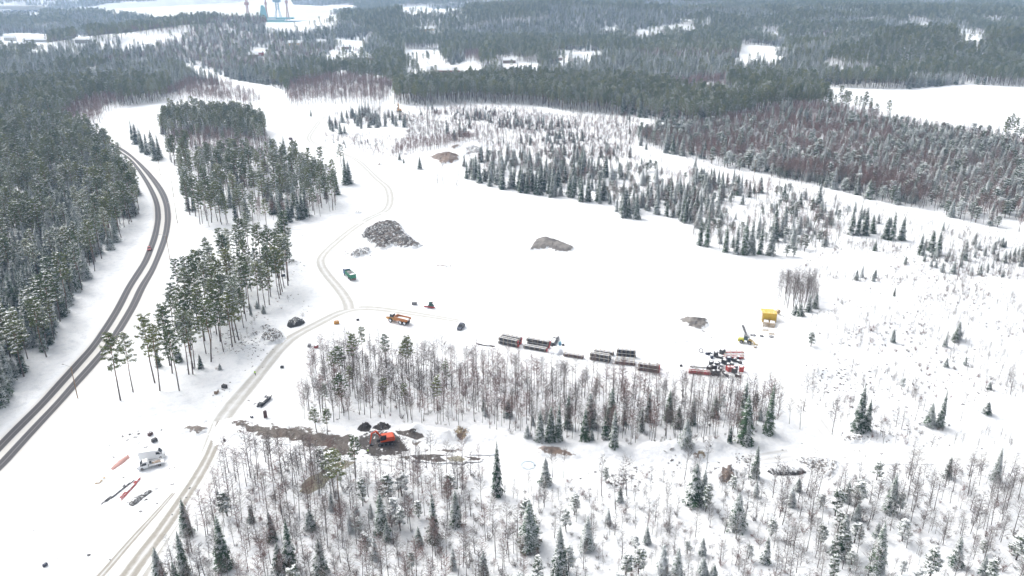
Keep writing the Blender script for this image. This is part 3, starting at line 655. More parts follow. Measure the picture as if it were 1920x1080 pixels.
for x, y, h in ((663,700,14),(640,720,13),(612,770,9),(680,680,13),(720,760,9),(760,770,9),(593,812,8),(615,815,8),(725,690,12)): one('po', x, y, h, ZC)
ZD = 'the mixed woods at the bottom left of centre'
zone([(300,1160),(330,1010),(365,950),(405,905),(440,870),(560,850),(700,868),(800,872),(905,880),(905,980),(980,1010),(1000,1160)], dict(bg=3.6, br=1.2, bf=1.8, pf=1.1, sf=.4), 850, .85, ZD, .3, 10, 10)
zone([(280,1160),(340,1000),(420,910),(560,870),(700,880),(880,885),(1000,1000),(1000,1160)], dict(ub=1), 800, 1., ZD, .35, 8, 11)
zone([(340,1000),(400,930),(450,900),(640,960),(900,960),(940,1100),(320,1120)], dict(ss=1, sf=2, pf=2), 90, .85, ZD, .3, 12, 12)
for x, y, h in ((350,1000,9),(420,1065,14),(932,928,15.5),(545,1065,13),(716,1000,12),(990,1030,13),(855,985,10),(300,1090,9)): one('sd' if h > 11 else 'ss', x, y, h, ZD)
for x, y, h in ((470,895,16),(483,893,15),(515,900,14),(530,915,16),(505,880,10),(575,890,12),(590,900,14),(628,935,14),(638,960,17),(668,895,12),(600,930,13)): one('po' if x in (628, 638, 668) else 'bg', x, y, h, ZD)
ZE = 'the sparse snowy woods along the bottom right'
zone([(1000,1160),(985,1000),(960,930),(1030,900),(1120,905),(1200,870),(1300,880),(1400,890),(1480,905),(1600,900),(1700,880),(1920,890),(2300,900),(2300,1160)], dict(bg=2.6, bf=2.4, pf=1.2, sf=.5), 420, .82, ZE, .42, 13, 13)
zone([(1000,1160),(985,1000),(960,930),(1030,900),(1120,905),(1200,870),(1300,880),(1400,890),(1480,905),(1600,900),(1700,880),(1920,890),(2300,900),(2300,1160)], dict(ub=1), 700, .9, ZE, .38, 8, 14)
zone([(1440,920),(1560,900),(1920,885),(2200,900),(2200,1100),(1440,1100)], dict(bg=2.2, bf=2, pf=.8, br=.3), 420, .85, ZE, .35, 10, 15)
for x, y, h in ((1022,908,8),(992,1020,13),(1100,1030,10),(1048,1078,13),(1300,945,12),(1317,945,11),(1380,990,11),(1415,895,9),(1268,1085,9),(1435,1055,7),(1575,1040,12),(1640,1078,13),(1668,960,11),(1865,900,10),(1776,895,7),(1790,1060,8)): one('ss', x, y, h, ZE)
for x, y, h in ((1128,930,12),(1154,955,10),(1036,895,9),(1056,897,9),(1175,930,11),(1283,900,12),(1250,960,8),(1325,880,10)): one('bg', x, y, h, ZE)
# right slope
ZR = 'the open slope at the right'
zone([(1500,500),(1600,450),(1760,470),(2000,450),(2300,470),(2300,840),(1900,850),(1700,845),(1640,830),(1480,760),(1530,640),(1500,600)], dict(ub=6, sf=.22, bf=.6, pf=.12), 900, .62, ZR, .5, 16, 16)
for x, y, h, v in ((1608,808,15,'sd'),(1624,806,10,'sd'),(1742,797,8,'ss'),(1762,800,12,'sd'),(1676,555,4,'ss'),(1697,495,4,'ss'),(1640,520,4,'sf'),(1605,525,5,'sf'),(1615,520,6,'sf'),(1637,527,5,'sf'),(1790,640,6,'ss'),(1772,650,5,'sf'),(1794,635,7,'sf'),(1520,650,5,'pf'),(1773,688,4,'ss'),(1850,775,4,'ss'),(1690,730,4,'pf'),(1500,805,9,'bg'),(1506,770,11,'bg'),(1480,795,8,'bg'),(1560,810,11,'bg'),(1715,790,9,'bg'),(1801,790,9,'bg'),(1680,800,6,'bf'),(1690,805,7,'bf'),(1895,740,8,'bf'),(1560,815,9,'bg'),(1455,760,9,'bg')): one(v, x, y, h, ZR)
zone([(1456,562),(1460,545),(1500,540),(1530,555),(1535,580),(1500,590),(1470,575)], dict(bg=3, br=1), 1500, .95, 'the small bare copse above the yellow container', 0, 10, 17)
for x, y, h in ((1500,593,6),(1515,585,7),(1528,578,7),(1490,590,5)): one('ss', x, y, h, 'the small bare copse above the yellow container')
RS = [(1500,500),(1600,450),(1760,470),(2000,450),(2300,470),(2300,840),(1900,850),(1700,845),(1640,830),(1500,770),(1530,640),(1500,600)]
zone(RS, dict(bf=2, bg=1.5, ub=3), 1500, .30, ZR, .52, 9, 50); zone(RS, dict(bf=1.5, bg=1), 420, .42, ZR, .48, 20, 51)
BW = [(290,1160),(340,1010),(420,910),(520,890),(640,900),(740,885),(900,890),(960,930),(1120,905),(1300,885),(1480,905),(1700,880),(2200,890),(2300,1160)]
zone(BW, dict(bf=1.3, bg=2, br=.5, ub=2), 1000, .36, 'the southern woods', .42, 7, 52)
zone([(760,222),(870,205),(1060,220),(1240,245),(1190,270),(1180,300),(1050,298),(900,275),(860,262),(760,262)], dict(bg=2, br=1, ub=2), 1500, .32, 'the far young woods', .38, 16, 53)
zone([(560,262),(640,250),(760,262),(870,262),(800,290),(740,300),(690,296),(620,272)], dict(bg=2, br=1, ub=2), 900, .3, 'the far young woods', .45, 14, 56)
zone([(1290,440),(1480,480),(1540,480),(1600,440),(1700,450),(1900,470),(1900,440),(1700,410),(1500,350)], dict(bg=2, bf=2, ub=2), 700, .35, 'the right slope brush', .4, 12, 54)
zone([(440,600),(545,520),(600,600),(520,610),(470,640),(400,690),(340,700)], dict(bg=1, ub=3), 600, .3, 'the roadside brush', .45, 8, 55)
ZR5 = 'the scattered young trees on the upper right slope'
zone([(1715,470),(1760,455),(1850,450),(1920,470),(2200,480),(2200,540),(1920,525),(1800,525),(1740,515)], dict(ss=1.5, sf=2, bf=1.5, bg=1.5), 420, .7, ZR5, .35, 12, 18)
for x, y, h, v in ((1795,525,24,'bg'),(1725,478,11,'sd'),(1745,470,10,'sd'),(1757,478,12,'sd'),(1768,432,5,'sd')): one(v, x, y, h, ZR5)
ZR4 = 'the belt of spruces behind the open snowfield'
B4 = [(865,332),(900,343),(960,358),(1050,373),(1090,380),(1140,392),(1180,408),(1240,403),(1290,428),(1300,462),(1400,478),(1470,484),(1530,478),(1580,448),(1560,415),(1500,385),(1440,360),(1300,330),(1200,305),(1050,300),(900,292),(870,312)]
zone(B4, dict(sd=1.3, ss=1.2, br=2.4, st=.6, sf=.8, pf=1.5, bg=1.8), 420, .84, ZR4, .41, 20, 19)
zone([(870,318),(960,345),(1090,366),(1140,376),(1130,385),(1060,376),(960,360),(880,340)], dict(sd=2, ss=1), 300, .85, ZR4, .3, 14, 20)
for x, y, h in ((875,335,12),(887,337,13),(1010,365,12),(1090,378,15),(1103,378,15),(1122,376,14),(1130,375,13),(1168,408,13),(1178,408,12),(1193,410,15),(1250,405,9),(1283,418,12),(1312,460,15),(1325,462,19),(1360,472,13),(1380,476,16),(1395,477,18),(1407,477,18),(1425,476,14),(1445,478,14),(1452,452,12),(1595,440,15),(1608,441,16),(1620,440,14),(1635,437,10),(1660,448,12),(1672,450,14),(1690,450,12),(1640,470,5)): one('sd', x, y, h, ZR4)
zone([(1440,350),(1560,385),(1700,420),(1690,440),(1640,440),(1560,430),(1450,400)], dict(ss=1, sf=1, bg=1.3, pf=1), 200, .8, ZR4, .35, 16, 21)
ZR3 = 'the wide birch and conifer woods at the right'
B3 = [(1180,262),(1240,285),(1320,308),(1450,332),(1550,352),(1650,378),(1750,398),(1840,425),(1920,440),(2400,520),(2400,310),(1920,272),(1860,258),(1700,237),(1560,209),(1480,210),(1400,222),(1340,240),(1260,238)]
zone(B3, dict(sd=1., br=1.7, st=1.8, bf=1., pf=1.2, br2=0, bg=1., ss=1.) if 0 else dict(sd=.9, br=5.5, st=.4, pf=1.8, bf=.8, bg=1.6, ss=.8), 620, .95, ZR3, .2, 40, 22)
zone([(1440,325),(1560,330),(1700,360),(1760,392),(1700,388),(1560,355),(1450,335)], dict(br=2, bg=2), 900, 1.1, ZR3, 0, 20, 23)
zone([(1200,262),(1240,240),(1340,230),(1420,245),(1400,290),(1300,300),(1200,280)], dict(bf=2, sf=1.5, br=1, ss=.7), 200, .8, ZR3, .3, 25, 24)
ZR2 = 'the snowy young woods beyond the brown earth heaps'
zone([(760,220),(800,205),(870,203),(1060,218),(1180,222),(1250,242),(1190,262),(1180,300),(1050,298),(960,290),(900,275),(860,262),(760,262)], dict(bf=1.4, bg=2.4, br=2, sf=.8, ss=.8), 430, .62, ZR2, .40, 24, 25)
zone([(600,262),(680,262),(720,275),(745,290),(700,292),(640,275)], dict(bg=2, br=1, sf=1), 450, .5, ZR2, .3, 16, 26)
zone([(735,300),(760,290),(880,268),(900,262),(760,268),(740,280)], dict(br=3), 1300, .55, ZR2, .1, 20, 27)
zone([(612,250),(625,225),(700,212),(760,225),(765,240),(700,240),(640,252)], dict(br=1, bg=1, ss=1.2, sd=.6), 380, .8, ZR2, .3, 18, 28)
zone([(800,360),(800,335),(860,340),(880,352),(860,372)], dict(bg=2, bf=1), 90, .8, ZR4, 0, 18, 29)
for x, y, h in ((838,250,12),(852,262,10),(862,256,13),(870,255,8),(880,240,12),(965,305,10),(980,300,11)): one('ss', x, y, h, ZR2)
ZR1 = 'the dark pine ridge beyond the site'
zone([(740,196),(740,172),(850,162),(1000,160),(1200,170),(1360,196),(1420,222),(1340,240),(1260,234),(1180,216),(1120,214),(1060,208),(1000,198),(880,192),(800,198)], dict(po=5, ps=1.5, sd=.8, br=.3), 480, 1.0, ZR1, .12, 40, 30)
print('zone trees', len(TREES))
# far forest by default
YB = [(-900,222),(0,222),(110,238),(185,240),(200,214),(240,199),(330,190),(400,197),(480,206),(500,196),(545,205),(600,196),(650,197),(720,200),(740,172),(850,162),(1000,160),(1200,170),(1360,196),(1400,220),(1480,208),(1560,210),(1700,240),(1860,266),(1920,283),(2500,330)]
YBx = [p[0] for p in YB]; YBy = [p[1] for p in YB]
CLEAR = [[(350,122),(380,128),(440,150),(490,158),(530,170),(548,210),(500,210),(480,182),(430,168),(395,150),(352,138)],
         [(225,92),(232,74),(300,66),(352,60),(352,70),(300,80),(250,94)],
         [(628,90),(632,72),(690,78),(690,90)], [(604,118),(612,104),(650,102),(704,103),(704,118)], [(755,122),(760,92),(830,94),(832,110),(780,122)],
         [(770,145),(790,124),(880,120),(910,132),(880,145)], [(1384,118),(1390,84),(1470,88),(1478,98),(1440,116)],
         [(1785,82),(1795,62),(1840,64),(1845,80)], [(1050,118),(1060,98),(1125,98),(1125,114)], [(925,132),(930,116),(1010,118),(1010,130)],
         [(0,100),(0,70),(30,62),(80,66),(88,98)], [(750,30),(755,13),(800,14),(870,18),(872,27),(800,31)], [(1255,62),(1262,48),(1300,50),(1300,62)],
         [(1525,163),(1600,165),(1700,168),(1800,158),(1920,163),(2400,170),(2400,330),(1920,275),(1850,258),(1700,236),(1560,206),(1530,190)],
         [(500,60),(500,35),(640,33),(640,42),(560,58)], [(470,105),(475,90),(500,92),(500,104)], [(1190,72),(1195,56),(1215,56),(1215,72)],
         [(50,84),(52,68),(90,68),(92,84)], [(145,84),(148,68),(168,68),(170,84)], [(-60,30),(-60,10),(75,12),(75,30)]]
SPARSE = [[(1490,160),(1505,132),(1570,122),(1640,128),(1690,112),(1740,118),(1780,140),(1820,158),(1525,166)], [(-100,14),(0,-10),(240,-12),(260,10),(140,20)], [(200,100),(160,78),(225,66),(360,55),(360,75)],
          [(1060,60),(1060,40),(1330,38),(1330,60)], [(600,120),(600,75),(700,75),(720,125)], [(1000,122),(1000,92),(1180,90),(1180,122)], [(0,110),(0,50),(190,60),(160,110)]]
CLW = [wpoly(c) for c in CLEAR]; SPW = [wpoly(c) for c in SPARSE]
PURP = [wpoly(c) for c in ([(110,240),(150,205),(200,192),(235,200),(240,235),(190,245)], [(300,188),(360,158),(430,160),(500,182),(490,206),(400,198)], [(535,205),(545,165),(640,150),(745,165),(735,200),(640,198)], [(1200,170),(1360,150),(1360,196)], [(870,130),(870,105),(900,105),(900,130)])]
def far():
    out = []; r0 = 380.
    while r0 < 7200:
        dens = np.interp(r0, [380, 700, 1200, 2200, 4000, 7000], [520, 480, 330, 170, 80, 45])/1e4
        a = 1/math.sqrt(dens); A0 = R(-38); n = int(2*R(38)*r0/a)
        th = A0 + (np.arange(n)+rng.uniform(0, 1, n))*(2*R(38)/n); rr = r0 + rng.uniform(0, a, n)
        out.append(np.stack([rr*np.sin(th), rr*np.cos(th)], 1)); r0 += a
    P = np.vstack(out); X, Y = P.T; Z = terrain(X, Y); px, py, dep = project(X, Y, Z)
    k = (py < np.interp(px, YBx, YBy)-1) & free(X, Y) & ~in_poly(X, Y, WATER) & ((dep > 4200) | (poly_dist(X, Y, WATER) > 25))
    k &= ~((X < -390) & (Y < 420))
    for c in CLW: k &= ~in_poly(X, Y, c)
    gap = fbm(X, Y, 70, 58); k &= gap > .25
    sp = np.zeros(X.shape, bool)
    for c in SPW: sp |= in_poly(X, Y, c)
    k &= ~(sp & (fbm(X, Y, 60, 66)+.35*rng.random(X.shape) < .53))
    X, Y = X[k], Y[k]; dep = dep[k]
    pr = np.zeros(X.shape, bool)
    for c in PURP: pr |= in_poly(X, Y, c)
    n1 = fbm(X, Y, 260, 71); n2 = fbm(X, Y, 170, 72); n3 = fbm(X, Y, 330, 73); u = rng.random(X.shape)
    for i in range(len(X)):
        if pr[i]: q = 'br' if u[i] < .75 else 'bg'
        elif n1[i] > .68 and u[i] < .6: q = 'br' if u[i] < .4 else 'bg'
        elif n2[i] > .5: q = 'po' if u[i] < .7 else 'ps'
        else: q = 'sd' if u[i] < .30+.5*(n3[i]-.4) else ('ss' if u[i] < .6 else ('st' if u[i] < .82 else ('ps' if u[i] < .93 else 'bg')))
        kd, vv = V[q]; vi = vv[i % len(vv)]
        TREES.append((kd, vi, X[i], Y[i], PROTO[kd][vi]['H']*(.72+.42*((i*7919) % 100)/100)*(1.0 if kd != 'birch' else 1.05), 'far'))
far()
print('all trees', len(TREES))
HS_PX = [(845,137,34),(812,136,18),(880,143,22),(760,152,12),(795,62,40),(815,66,26),(622,117,22),(660,114,20),(685,113,20),(1078,116,20),(1118,110,15),(1046,113,10),(1092,82,22),(475,108,16),(485,104,14),(555,86,26),(603,84,16),
         (71,79,46),(157,80,24),(20,76,20),(47,88,20),(1248,60,26),(1285,62,24),(1201,78,14),(1265,92,18),(1728,64,26),(650,92,16),(700,112,14),(955,118,18)]
def thin():
    global TREES
    X = np.array([t_[2] for t_ in TREES]); Y = np.array([t_[3] for t_ in TREES]); Hh = np.array([t_[4] for t_ in TREES]); Z = terrain(X, Y); f = np.array([t_[5] in ('far', ZR1, ZR3) for t_ in TREES])
    kill = np.zeros(X.shape, bool); rr = rng.random(X.shape)
    for q in (0., .35, .7):
        px, py, dep = project(X, Y, Z+Hh*q); px = px+(fbm(X, Y, 70, 91)-.5)*60; py = py+(fbm(X, Y, 60, 92)-.5)*12
        for c in CLEAR: kill |= in_poly(px, py, c) & (((rr < (.6 if c in CLEAR[:2]+CLEAR[10:12]+CLEAR[16:18] else .84)) & (c is not CLEAR[13])) | ((c is CLEAR[13]) & (q == 0)))
        for hx, hy, L_ in HS_PX:
            k = (np.abs(px-hx) < L_*F/dep*.55+1) & (py > hy-11*F/dep*.9-1) & (py < hy+2); kill |= k & (rr < .5)
    HP = np.array([at(h_[0], h_[1]) for h_ in HS_PX])
    for (x, y), h_ in zip(HP, HS_PX): kill |= (np.abs(X-x) < h_[2]*.5+6) & (np.abs(Y-y) < 14)
    TREES = [t_ for t_, k, g in zip(TREES, kill, f) if not (k and g)]
thin(); print('after thinning', len(TREES))
# ------------------------------------------------------------------ individuals and the rest
LAND = [('the dark rock heap', 730, 440), ("the smooth grey pile", 1032, 455), ("the small gravel pile", 1300, 604), ('the red car', 280, 469),
        ('the white van', 290, 862), ('the black tarpaulin heap', 553, 606), ('the orange dump truck', 748, 598), ('the dark parked car', 863, 615), ('the yellow container', 1440, 595),
        ('the wheel loader', 1398, 637), ('the red pipe bundles', 1375, 665), ('the leftmost pipe stack', 950, 638), ('the middle pipe stack', 1125, 668), ('the excavator', 722, 825),
        ('the tan puddle', 620, 890), ('the rust brown earth bank', 1045, 848), ("the black hose heap", 1475, 882), ('the brown brush heap', 1363, 892), ("the right slope gravel mound", 1600, 822),
        ('the brown earth heap', 835, 296), ("the amber excavator", 748, 208), ("the blue-green truck", 657, 517), ('the pale boulder heap', 512, 632), ('the left highway lamp', 142, 720),
        ("the small bare copse", 1492, 560), ('the bottom right corner', 1900, 1060), ('the bottom edge middle', 960, 1070), ("the woods' bottom left", 330, 1060),
        ("the blue hose coil", 932, 900), ("the tallest bare aspen", 1795, 480), ("the roadside grove's gap", 545, 385), ("the photo's left edge", 20, 560),
        ("the highway bend", 285, 340), ('the log bundle', 494, 755), ("the photo's right edge", 1900, 700), ("the bottom edge right-centre", 1300, 1060), ('the dry grass mound', 866, 816),
        ('the rightmost pipe stack', 1215, 685), ('the far right spruce belt', 1600, 430), ("the bottom edge left-centre", 640, 1060), ("the snowfield's right corner", 1300, 450), ("the spruce belt's left end", 880, 325)]
ORD = ['nearest', 'second nearest', 'third nearest', 'fourth nearest', 'fifth nearest', 'sixth nearest', 'seventh nearest', 'eighth nearest', 'ninth nearest', 'tenth nearest', 'eleventh nearest', 'twelfth nearest', 'thirteenth nearest', 'fourteenth nearest', 'fifteenth nearest']
T = TREES; TX = np.array([t_[2] for t_ in T]); TY = np.array([t_[3] for t_ in T]); TZ = terrain(TX, TY); TH = np.array([t_[4] for t_ in T])
PX, PY, DEP = project(TX, TY, TZ); size = TH/DEP
vis = (PX > 2) & (PX < 1918) & (PY > 0) & (PY - size*F*.8 < 1078)
kinds = np.array([t_[0] for t_ in T])
rest = {}
def size_word(kd, h):
    if kd == 'spruce': return 'tall' if h > 13 else ('medium' if h > 8 else 'young')
    if kd == 'pine': return 'tall' if h > 15 else ('medium' if h > 9 else 'young')
    return 'tall' if h > 12 else ('slender' if h > 8 else 'small')
for kd, nm in (('spruce', 'spruce_tree'), ('pine', 'pine_tree'), ('birch', 'birch_tree')):
    ids = np.where((kinds == kd) & vis)[0]; ids = ids[np.argsort(-size[ids])][:300]; used = set(ids.tolist())
    rest[kd] = [i for i in np.where(kinds == kd)[0] if i not in used]
    bins = {}
    for i in ids:
        k = min(range(len(LAND)), key=lambda q: math.hypot(PX[i]-LAND[q][1], PY[i]-LAND[q][2]))
        dx, dy = PX[i]-LAND[k][1], PY[i]-LAND[k][2]
        d = ('right of' if dx > 0 else 'left of') if abs(dx) > abs(dy)*1.2 else ('below' if dy > 0 else 'above')
        bins.setdefault((k, d), []).append((math.hypot(dx, dy), i))
    for (k, d), L in bins.items():
        L.sort()
        for n_, (_, i) in enumerate(L):
            _, vi, x, y, h, ph = T[i]; pr = PROTO[kd][vi]; grp = {'spruce': 'spruces in ', 'pine': 'pines in ', 'birch': 'bare birches in '}[kd] + ('the far woods' if ph == 'far' else ph)
            if n_ < len(ORD): lab = '%s %s %s, %s %s %s' % (size_word(kd, h), pr['desc'], kd, ORD[n_], d, LAND[k][0])
            else: lab = 'one of the %ss crowded %s %s' % (kd, d, LAND[k][0]) if not kd.endswith('h') else 'one of the bare birches crowded %s %s' % (d, LAND[k][0])
            o = root(nm, (x, y, TZ[i]-.05), rng.uniform(0, 6.28), lab, kd, grp)
            s_ = h/pr['H']; sx = s_**.75*(rng.uniform(.68, 1.05) if kd == 'spruce' else rng.uniform(.85, 1.25)); o.scale = (sx, sx, s_)
            if kd == 'pine': o.rotation_euler = (rng.uniform(-.03, .03), rng.uniform(-.03, .03), o.rotation_euler[2])
            for me, pn in ((pr['t'], 'trunk'), (pr['c'], 'crown')):
                c = bpy.data.objects.new(pn, me); COL.objects.link(c); c.parent = o
rest['bush'] = np.where(kinds == 'bush')[0].tolist()
def scatter(name, ids, kd, label, cat):
    pc = bpy.data.collections.new(name+'_shapes')
    for i, p in enumerate(PROTO[kd]):
        q = bpy.data.objects.new('%s_shape_%02d' % (kd, i), p['j']); pc.objects.link(q)
    ids = np.array(ids); n = len(ids)
    me = bpy.data.meshes.new(name); me.vertices.add(n)
    co = np.stack([TX[ids], TY[ids], TZ[ids]-.05], 1).astype(np.float32); me.vertices.foreach_set('co', co.ravel())
    rot = np.stack([rng.uniform(-.03, .03, n), rng.uniform(-.03, .03, n), rng.uniform(0, 6.28, n)], 1)
    Hs = np.array([PROTO[kd][T[i][1]]['H'] for i in ids]); s_ = TH[ids]/Hs; wide = np.interp(DEP[ids], [1200, 3000, 6000], [1, 1.5, 2.4])
    sx = s_**.75*rng.uniform(.75, 1.3, n)*wide; scl = np.stack([sx, sx, s_], 1)
    for an, arr in (('rot', rot), ('scl', scl)):
        a = me.attributes.new(an, 'FLOAT_VECTOR', 'POINT'); a.data.foreach_set('vector', arr.astype(np.float32).ravel())
    a = me.attributes.new('idx', 'INT', 'POINT'); a.data.foreach_set('value', np.array([T[i][1] for i in ids], np.int32))
    o = bpy.data.objects.new(name, me); COL.objects.link(o); tag(o, label, cat, kind='stuff')
    g = bpy.data.node_groups.new(name+'_scatter', 'GeometryNodeTree')
    g.interface.new_socket('Geometry', in_out='INPUT', socket_type='NodeSocketGeometry'); g.interface.new_socket('Geometry', in_out='OUTPUT', socket_type='NodeSocketGeometry')
    gi = g.nodes.new('NodeGroupInput'); go = g.nodes.new('NodeGroupOutput'); ip = g.nodes.new('GeometryNodeInstanceOnPoints')
    ci = g.nodes.new('GeometryNodeCollectionInfo'); ci.inputs['Collection'].default_value = pc; ci.inputs['Separate Children'].default_value = True; ci.inputs['Reset Children'].default_value = True
    ip.inputs['Pick Instance'].default_value = True
    def na(nm_, ty): q = g.nodes.new('GeometryNodeInputNamedAttribute'); q.data_type = ty; q.inputs['Name'].default_value = nm_; return q.outputs[0]
    er = g.nodes.new('FunctionNodeEulerToRotation'); g.links.new(na('rot', 'FLOAT_VECTOR'), er.inputs[0])
    g.links.new(gi.outputs[0], ip.inputs['Points']); g.links.new(ci.outputs[0], ip.inputs['Instance']); g.links.new(er.outputs[0], ip.inputs['Rotation'])
    g.links.new(na('scl', 'FLOAT_VECTOR'), ip.inputs['Scale']); g.links.new(na('idx', 'INT'), ip.inputs['Instance Index']); g.links.new(ip.outputs[0], go.inputs[0])
    o.modifiers.new('scatter', 'NODES').node_group = g
scatter('spruce_forest', rest['spruce'], 'spruce', 'snow-dusted spruces of the woods reaching to the horizon', 'spruce forest')
scatter('pine_forest', rest['pine'], 'pine', 'olive green pines of the woods reaching to the horizon', 'pine forest')
scatter('birch_forest', rest['birch'], 'birch', 'bare grey and reddish birches of the thickets and distant woods', 'birch forest')
scatter('undergrowth', rest['bush'], 'bush', 'bare twiggy undergrowth and low shrubs poking out of the snow', 'undergrowth')

# ------------------------------------------------------------------ loose stones and debris on the snow (uncountable)
def stones():
    mb = MB(); r = random.Random(5)
    C = [(1060,845,60,6,0),(470,660,30,30,90),(440,640,40,25,60),(1570,720,45,30,110),(1540,710,35,22,50),(1170,895,60,22,90),(1400,865,50,14,60),(880,505,60,12,20),(760,520,40,15,12),
         (720,470,70,14,40),(640,470,30,14,50),(520,455,45,20,50),(700,370,70,40,26),(800,390,60,20,14),(1400,520,90,30,22),(270,830,70,40,40),(300,930,80,40,40),(420,740,40,25,25),
         (560,480,40,60,30),(1250,440,30,10,20),(1540,850,120,14,60),(1680,820,140,20,60),(1640,560,160,60,70),(1700,700,180,80,120),(700,330,60,30,26),(800,860,60,12,60),(820,850,90,14,40),
         (1300,870,60,20,40),(500,640,28,14,80),(670,475,30,9,60),(870,290,40,10,60),(1340,640,60,14,14),(1480,600,40,30,14),(1100,470,300,60,14),(120,1030,90,40,8),(1620,640,60,30,50)]
    for cx, cy, rx, ry, n in C:
        for _ in range(n):
            px = r.gauss(cx, rx*.5); py = r.gauss(cy, ry*.5); x, y = flat(px, py)
            if math.hypot(x, y) > 1200: continue
            z = tz(x, y); s_ = .12+.4*r.random()**2.5
            M = Matrix.Translation((x, y, z)) @ Euler((r.random()*.5, r.random()*.5, r.random()*6.28)).to_matrix().to_4x4() @ Matrix.Diagonal((s_*r.uniform(1, 2.6), s_, s_*r.uniform(.5, .9), 1))
            mb.M = M; P = [(r.uniform(.7, 1)*a, r.uniform(.7, 1)*b, r.uniform(.7, 1)*c) for a, b, c in ((1, 0, 0), (-1, 0, 0), (0, 1, 0), (0, -1, 0), (0, 0, 1), (0, 0, -1))]
            mb.add(P, [(0, 2, 4), (2, 1, 4), (1, 3, 4), (3, 0, 4), (2, 0, 5), (1, 2, 5), (3, 1, 5), (0, 3, 5)])
    mb.M = Matrix(); o = mb.obj('scattered_stones', 'rock'); tag(o, 'loose stones and dark debris strewn over the snow', 'stones', kind='stuff')
stones()

# ------------------------------------------------------------------ vehicles
def car(a, b, L, Wd, H_, mat, label, name='parked_car'):
    t_ = root(name, mid(a, b), heading(a, b), label, 'car'); h = L/2
    MB().loft([(-h, Wd*.42, Wd*.40, .45, .85), (-h+.15, Wd*.48, Wd*.46, .28, .98), (-h*.5, Wd*.5, Wd*.47, .24, 1.0), (h*.3, Wd*.5, Wd*.47, .24, .98), (h-.35, Wd*.48, Wd*.44, .26, .82), (h, Wd*.40, Wd*.36, .40, .66)]).obj('body', mat, t_, .04)
    cb = MB().loft([(-h*.86, Wd*.44, Wd*.36, .99, 1.1), (-h*.62, Wd*.455, Wd*.37, .99, H_-.04), (h*.05, Wd*.46, Wd*.37, .98, H_-.04), (h*.45, Wd*.45, Wd*.38, .95, 1.0)]).obj('windows', 'glass', t_)
    MB().loft([(-h*.64, Wd*.37, Wd*.34, H_-.05, H_), (-h*.2, Wd*.375, Wd*.35, H_-.04, H_+.02), (h*.08, Wd*.37, Wd*.34, H_-.05, H_)]).obj('roof', mat, t_, .02)
    for x in (-h*.62, h*.62):
        for y in (-1, 1): wheel(t_, x, y*Wd*.44, .33, .22)
    for y in (-1, 1):
        MB().box(h-.08, y*Wd*.32, .55, .12, .3, .14).obj('headlight', 'paint_white', t_)
        MB().box(-h+.02, y*Wd*.36, .68, .08, .2, .16).obj('tail_light', 'paint_red', t_)
        MB().box(h*.32, y*Wd*.53, .92, .12, .16, .13).obj('mirror', mat, t_)
    return t_
car((280, 464), (280.2, 473), 4.3, 1.75, 1.45, 'paint_red', 'small red car driving on the left lane of the highway', 'red_car')
car((869, 610), (859, 621), 4.7, 1.9, 1.7, 'paint_navy', 'dark blue car parked on the snow above the bare thicket')

def dump_truck():
    a, b = (664, 527), (648, 514); t_ = root('dump_truck', mid(a, b), heading(a, b), 'blue and green tipper truck parked on the snow beside the track bend', 'truck')
    MB().box(0, 0, .75, 8.6, .9, .28).obj('chassis', 'steel_dark', t_)
    cab = MB().prism([(2.5, .9), (4.35, .9), (4.4, 1.7), (4.15, 3.0), (2.5, 3.05)], -1.22, 1.22).obj('cab', 'paint_blue', t_, .06)
    MB().prism([(4.32, 2.05), (4.43, 2.0), (4.2, 2.85), (4.08, 2.85)], -1.08, 1.08).obj('windscreen', 'glass', cab)
    for y in (-1.235, 1.215): MB().prism([(3.1, 1.95), (4.1, 1.95), (3.95, 2.75), (3.1, 2.75)], y, y+.02).obj('side_window', 'glass', cab)
    MB().box(3.1, 0, 3.07, 1.2, 2.2, .12).obj('roof_snow', 'snow_clump', cab)
    bd = MB(); 
    for y in (-1.2, 1.2): bd.prism([(-4.3, 1.1), (2.2, 1.1), (2.3, 2.75), (-4.3, 2.75)], y-.05, y+.05)
    bd.box(-1.0, 0, 1.08, 6.5, 2.4, .1); bd.box(2.2, 0, 1.1, .1, 2.4, 1.75)
    for i in range(7):
        for y in (-1.28, 1.28): bd.box(-4.0+i*.98, y, 1.15, .1, .08, 1.55)
    bo = bd.obj('tipper_body', 'paint_green', t_, .03)
    MB().prism([(-4.36, 1.05), (-4.36, 2.75), (-4.45, 2.75), (-4.52, 1.05)], -1.22, 1.22).obj('tailgate', 'paint_green', bo)
    MB().box(-.3, 0, 2.45, 4.6, 2.25, .12, .95, .95).obj('load', 'tarp_black', bo)
    MB().box(-3.3, 0, 2.45, 1.6, 2.25, .16, .9, .95).obj('load_snow', 'snow_clump', bo)
    MB().box(-4.55, 0, .62, .1, 2.3, .22).obj('bumper', 'paint_pink', t_)
    for x in (3.3, -1.4, -2.6, -3.6):
        for y in (-1.05, 1.05): wheel(t_, x, y, .52, .34)
    for y in (-.9, .9): MB().box(4.38, y, 1.05, .1, .35, .2).obj('headlight', 'paint_white', t_); MB().box(4.2, y*1.5, 2.1, .12, .12, .6).obj('mirror', 'steel_dark', t_)
dump_truck()
